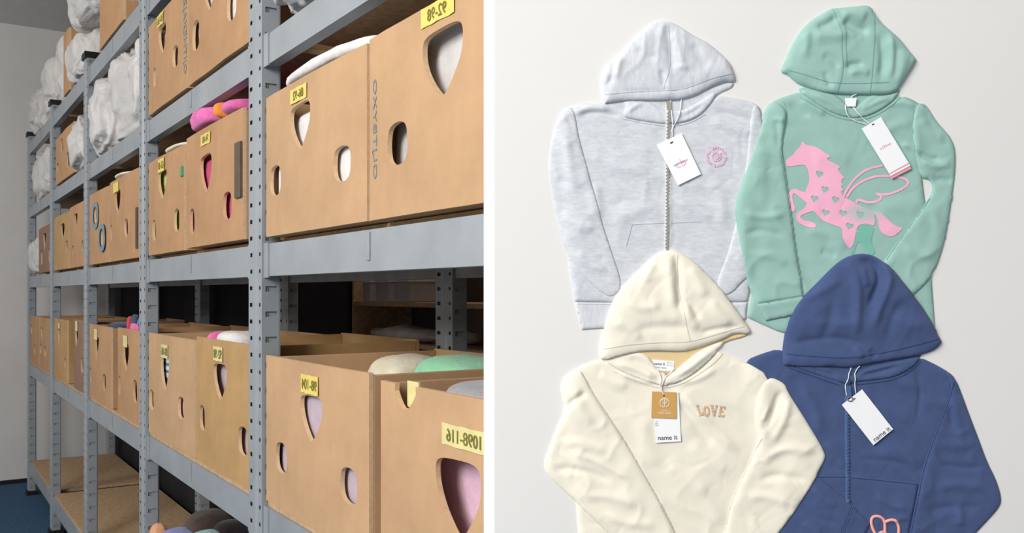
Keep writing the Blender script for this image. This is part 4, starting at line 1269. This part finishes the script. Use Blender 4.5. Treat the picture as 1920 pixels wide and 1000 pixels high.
piece(g, 'hood', HOODC, NAVY, 20, 32, [
    ([(1605, 486), (1640, 496), (1650, 520), (1638, 555), (1625, 580)], 8, -9), ([(1640, 484), (1662, 508), (1656, 545), (1640, 590), (1632, 620)], 8, 6), ([(1590, 500), (1606, 530), (1604, 580), (1600, 630)], 9, 6), ([(1612, 500), (1622, 540)], 6, 4),
    ([(1480, 645), (1530, 636), (1580, 632), (1620, 650)], 6, -3), ([(1500, 560), (1540, 545), (1575, 520)], 9, 3), ([(1520, 600), (1570, 610), (1605, 604)], 9, 3), ([(1670, 590), (1700, 610), (1730, 612)], 9, 3), ([(1630, 655), (1640, 670)], 5, -4), ([(1690, 560), (1670, 600), (1660, 640)], 9, -3), ([(1560, 560), (1555, 600), (1540, 640)], 9, -3), ([(1600, 650), (1615, 670)], 7, 4)],
      wr=1.2, wscale=(75, 55, 0.5), seed=38, e0=0.28)
seams(g, [[(1474, 664), (1530, 669), (1590, 672), (1640, 664), (1700, 652), (1758, 636)]], NAVYSEAM, width=1.2)
seams(g, [[(1530, 895), (1590, 895), (1720, 909)], [(1480, 690), (1530, 708), (1572, 722)], [(1606, 722), (1660, 716), (1700, 704), (1728, 678)], [(1720, 909), (1713, 950), (1704, 995)], [(1790, 716), (1779, 755), (1756, 813), (1734, 873), (1718, 945), (1708, 1000)], [(1598, 951), (1578, 1005)]], NAVYSEAM, width=1.4)
cp = ribbon(g, 'heart_print', [(1668, 1030), (1648, 1012), (1635, 990), (1634, 972), (1645, 967.5), (1655, 972), (1660, 980), (1660, 1000)], 5.0, CORAL, 1.6, None, 2.5)
ribbon(g, 'heart_outline', [(1660, 980), (1668, 975), (1678, 975), (1685, 985), (1686, 1000), (1680, 1018), (1668, 1030)], 5.0, CORAL, 1.8, cp, 2.5)
ribbon(g, 'heart_outline', [(1642, 1012), (1650, 999), (1658, 998), (1664, 1004), (1664, 1016)], 4.5, CORAL, 2.0, cp, 2.5)
tg, h = card(g, 'price_tag', [(1578, 759.5), (1616, 730.5), (1674, 805), (1637, 835)], CARDW)
flat_text(g, 'tag_lettering', 'name it', 1652.5, 814, math.radians(-38), 37, h + 0.5, TXT, tg, 0.004)
card(g, 'eyelet', [(1599.5, 748), (1602.5, 746), (1603.5, 748), (1600.5, 750)], HOLE, parent=tg, h=h + 0.4, thick=0.3)
MB().tube([g.w(1593 + 5 * math.cos(t), 748.5 + 4 * math.sin(t), h + 1.2) for t in np.linspace(0, 2 * math.pi, 17)], 1.1 * S, 6).build('string_ring', TXTL, tg, True)
string(g, 'tag_string', [(1597, 690), (1590, 708), (1584, 722), (1586, 737), (1590, 745)], CORD, tg)
string(g, 'tag_string', [(1612, 687), (1603, 700), (1602, 716), (1605, 738)], CORD, tg)

# ---- cream hoodie --------------------------------------------------------
g = Garment('hoodie', 'cream white hoodie at lower left with gold glitter lettering', 1260, 850, HG)
piece(g, 'hood_lining', [(1128, 670), (1180, 655), (1330, 640), (1409, 622), (1402, 632), (1360, 642), (1330, 665), (1290, 700), (1250, 705), (1210, 690), (1160, 680)], CREAMIN, 5, 8, wr=0.4, seed=40)
piece(g, 'body', [(1126, 673), (1090, 687), (1062, 706), (1051, 720), (1054, 745), (1061, 766), (1075, 850), (1080, 942), (1085, 1000), (1090, 1085), (1090, 1085), (1445, 1085), (1445, 1085), (1450, 1000), (1440, 850), (1450, 710), (1403, 681), (1365, 667), (1345, 656), (1310, 690), (1262, 715), (1215, 705), (1165, 690)],
      CREAM, 8, 14, [
          ([(1275, 735), (1310, 775), (1350, 820), (1390, 850)], 9, 4), ([(1270, 750), (1300, 790), (1340, 840)], 9, -3), ([(1290, 830), (1340, 870), (1370, 890)], 12, 3), ([(1120, 700), (1150, 720), (1180, 725)], 9, 2.5), ([(1160, 700), (1200, 715), (1230, 716)], 5, 3),
          ([(1270, 720), (1310, 712), (1345, 690)], 6, 3), ([(1250, 860), (1290, 900), (1330, 930)], 16, 2.5), ([(1300, 900), (1340, 950), (1350, 990)], 14, 2.5), ([(1200, 780), (1215, 830), (1230, 880)], 14, 2)],
      wr=1.1, wscale=(80, 50, 0.7), seed=42)
piece(g, 'sleeve', [(1086, 690), (1064, 705), (1054, 722), (1057, 745), (1062, 764), (1041, 813), (1024, 857), (1019, 874), (1029, 896), (1079, 942), (1123, 984), (1150, 1010), (1190, 1045), (1290, 1045), (1266, 1000), (1238, 945), (1200, 879), (1162, 813), (1112, 741), (1098, 712)],
      CREAM, 9, 14, [([(1075, 720), (1085, 760), (1110, 800)], 10, 3), ([(1058, 765), (1085, 745), (1100, 735)], 6, -4), ([(1050, 830), (1100, 830), (1140, 850)], 9, 3), ([(1035, 880), (1090, 880), (1150, 905)], 7, -3), ([(1080, 850), (1130, 870), (1180, 900)], 6, 3), ([(1090, 930), (1150, 930), (1200, 950)], 9, 3), ([(1130, 970), (1180, 980), (1230, 985)], 9, 2.5)],
      wr=1.4, wscale=(55, 40, 0.6), seed=44)
piece(g, 'sleeve', [(1440, 705), (1472, 719), (1478, 736), (1492, 758), (1516, 796), (1546, 846), (1549, 860), (1535, 885), (1502, 940), (1458, 1000), (1440, 1030), (1420, 1050), (1335, 1050), (1348, 1020), (1360, 1000), (1371, 945), (1398, 885), (1427, 822), (1415, 790), (1418, 745)],
      CREAM, 9, 14, [([(1465, 730), (1450, 770), (1432, 810)], 7, -5), ([(1478, 745), (1470, 790), (1445, 830)], 8, 4), ([(1430, 860), (1470, 840), (1530, 845)], 8, 3), ([(1420, 900), (1460, 890), (1510, 900)], 7, -3), ([(1400, 930), (1440, 930), (1480, 945)], 9, 3), ([(1440, 760), (1428, 790)], 5, 3)],
      wr=1.4, wscale=(55, 40, -0.7), seed=46)
lb, h = card(g, 'neck_label', [(1224, 675), (1266, 678), (1263, 697), (1230, 696)], CARDW, 0.8, 0.8)
flat_text(g, 'label_lettering', 'name it', 1237, 683, math.radians(3), 21, h + 0.4, TXT, lb, 0.006)
for k, (yy, xx, wd) in enumerate(((681, 1257, 12), (685.5, 1257, 12), (690, 1240, 20))):
    flat_text(g, 'label_lettering', '100% cotton', xx, yy, math.radians(3), wd, h + 0.4, TXTL, lb)
piece(g, 'hood_base', [(1130, 676), (1138, 668), (1190, 660), (1212, 665), (1222, 678), (1236, 698), (1252, 702), (1256, 722), (1246, 725), (1215, 716), (1170, 700)], CREAM, 7, 7, [([(1150, 682), (1190, 690), (1235, 710)], 6, 4), ([(1180, 672), (1210, 684), (1232, 702)], 4, -3)], wr=0.9, seed=47)
piece(g, 'hood_base', [(1250, 722), (1247, 706), (1262, 700), (1285, 680), (1310, 660), (1340, 645), (1362, 640), (1350, 656), (1325, 682), (1295, 706), (1268, 720)], CREAM, 8, 8, [([(1265, 706), (1300, 684), (1340, 652)], 6, 4), ([(1270, 716), (1310, 694)], 4, -3)], wr=0.9, seed=48)
HOODD = [(1255, 469), (1271, 472), (1299, 488), (1321, 510), (1343, 532), (1365, 560), (1387, 590), (1406, 615), (1410, 625), (1400, 627), (1380, 625), (1355, 637), (1332, 645), (1304, 654), (1277, 660), (1238, 658), (1200, 659), (1162, 667), (1131, 677), (1124, 670), (1128, 637), (1137, 599), (1148, 566), (1167, 538), (1194, 510), (1222, 483), (1238, 472)]
piece(g, 'hood', HOODD, CREAM, 20, 32, [
    ([(1262, 476), (1272, 510), (1270, 550), (1278, 590)], 6, -6), ([(1250, 480), (1254, 530), (1262, 580)], 9, 4), ([(1285, 560), (1290, 600), (1310, 620)], 8, 4), ([(1280, 560), (1300, 580), (1312, 600)], 5, -3.5), ([(1170, 560), (1200, 580), (1240, 570)], 10, 3), ([(1290, 500), (1310, 530), (1320, 560)], 10, 3), ([(1190, 620), (1240, 610), (1290, 615)], 9, -2.5), ([(1150, 600), (1190, 620), (1200, 640)], 9, 3), ([(1330, 560), (1345, 590), (1370, 610)], 9, 3), ([(1310, 625), (1350, 615), (1390, 612)], 5, -3), ([(1225, 490), (1205, 530)], 8, 3)],
      wr=1.1, wscale=(80, 60, 0.6), seed=49, e0=0.28)
seams(g, [[(1131, 655), (1180, 646), (1240, 642), (1290, 642), (1340, 628), (1395, 612)], [(1269, 477), (1270, 530), (1280, 585), (1293, 640)]], CREAMSEAM, width=1.1)
seams(g, [[(1098, 712), (1112, 741), (1162, 813), (1200, 879), (1238, 945), (1262, 992)], [(1427, 822), (1398, 885), (1371, 945), (1360, 998)], [(1150, 697), (1200, 718), (1245, 731), (1290, 716), (1335, 686), (1356, 664)]], CREAMSEAM, width=1.3)
def letter(poly, x, y, ang, holes=()):
    ca, sa = math.cos(math.radians(ang)), math.sin(math.radians(ang))
    f = lambda p: [(x + u * ca - v * sa, y + u * sa + v * ca) for u, v in p]
    drape_poly(g, 'glitter_letter', f(poly), GOLD, 0.9, 2.4, holes=[np.array(f(h_)) for h_ in holes], it=0)


letter([(-4.5, -11), (1.5, -11), (1.5, -9), (0, -9), (0, 6), (4, 6), (4, 3), (6.5, 3), (6.5, 10), (-4.5, 10), (-4.5, 8), (-3.2, 8), (-3.2, -9), (-4.5, -9)], 1311.5, 770, -17)
letter([(6.2 * math.cos(t), 10.5 * math.sin(t)) for t in np.linspace(0, 2 * math.pi, 24, endpoint=False)], 1325, 771.5, -3, [[(2.4 * math.cos(t), 6.8 * math.sin(t)) for t in np.linspace(0, 2 * math.pi, 16, endpoint=False)]])
letter([(-8, -11), (-1, -11), (-1, -9), (-2.5, -9), (0.8, 2), (3, -9), (1.5, -9), (1.5, -11), (7, -11), (7, -9), (6, -9), (2, 10.5), (-1.2, 10.5), (-6.5, -9), (-8, -9)], 1339, 771, 3)
letter([(-6, -10.5), (6, -10.5), (6, -4), (3.5, -4), (3.5, -7), (-1, -7), (-1, -2), (2.5, -2), (2.5, 1.5), (-1, 1.5), (-1, 7), (3.8, 7), (3.8, 3.5), (6.3, 3.5), (6.3, 10.5), (-6, 10.5), (-6, 8.3), (-4.6, 8.3), (-4.6, -8.3), (-6, -8.3)], 1354, 772.5, 9)
tw, h = card(g, 'price_tag', [(1224, 738), (1272, 736), (1277, 828), (1230, 831)], CARDW, 1.5)
flat_text(g, 'tag_lettering', 'name it', 1252, 821, math.radians(-2), 36, h + 0.5, TXT, tw, 0.004)
flat_text(g, 'size_print', '122', 1231.5, 795, math.radians(88), 9, h + 0.5, TXTL, tw)
tk, h = card(g, 'kraft_tag', [(1222.5, 734.5), (1268, 736), (1268, 785.5), (1221, 783.5)], CARDK, parent=g.o, h=h + 1.8, thick=1.2)
flat_text(g, 'tag_lettering', 'made with', 1245.5, 770, 0.03, 12, h + 0.5, CARDW, tk)
flat_text(g, 'tag_lettering', 'organic cotton', 1245.5, 774.5, 0.03, 25, h + 0.5, CARDW, tk, 0.006)
ring = [(1246 + 8.6 * math.cos(t), 755.5 + 8.6 * math.sin(t)) for t in np.linspace(0.5 * math.pi, 2.45 * math.pi, 24)]
MB().tube([g.w(x, y, h + 0.6) for x, y in ring], 0.55 * S, 5).build('tag_emblem', CARDW, tk, True)
for pts in ([(1246, 764), (1246, 747)], [(1246, 758), (1251, 754), (1251, 749), (1246, 751)], [(1246, 758), (1241, 754), (1241, 749), (1246, 751)]):
    MB().tube([g.w(x, y, h + 0.6) for x, y in open_smooth(pts, 2)], 0.5 * S, 5).build('tag_emblem_leaf', CARDW, tk, True)
card(g, 'eyelet', [(1243, 741), (1246, 741), (1246, 743.5), (1243, 743.5)], HOLE, parent=tk, h=h + 0.4, thick=0.3)
string(g, 'tag_string', [(1238, 715), (1237, 725), (1241, 733), (1244, 742)], CORD, tk, 1.3)
string(g, 'tag_string', [(1265, 692), (1256, 702), (1246, 708), (1241, 722), (1239, 732)], CORD, tk, 0.9)
string(g, 'tag_string', [(1232, 692), (1238, 704), (1240, 720), (1241, 732)], CORD, tk, 0.9)
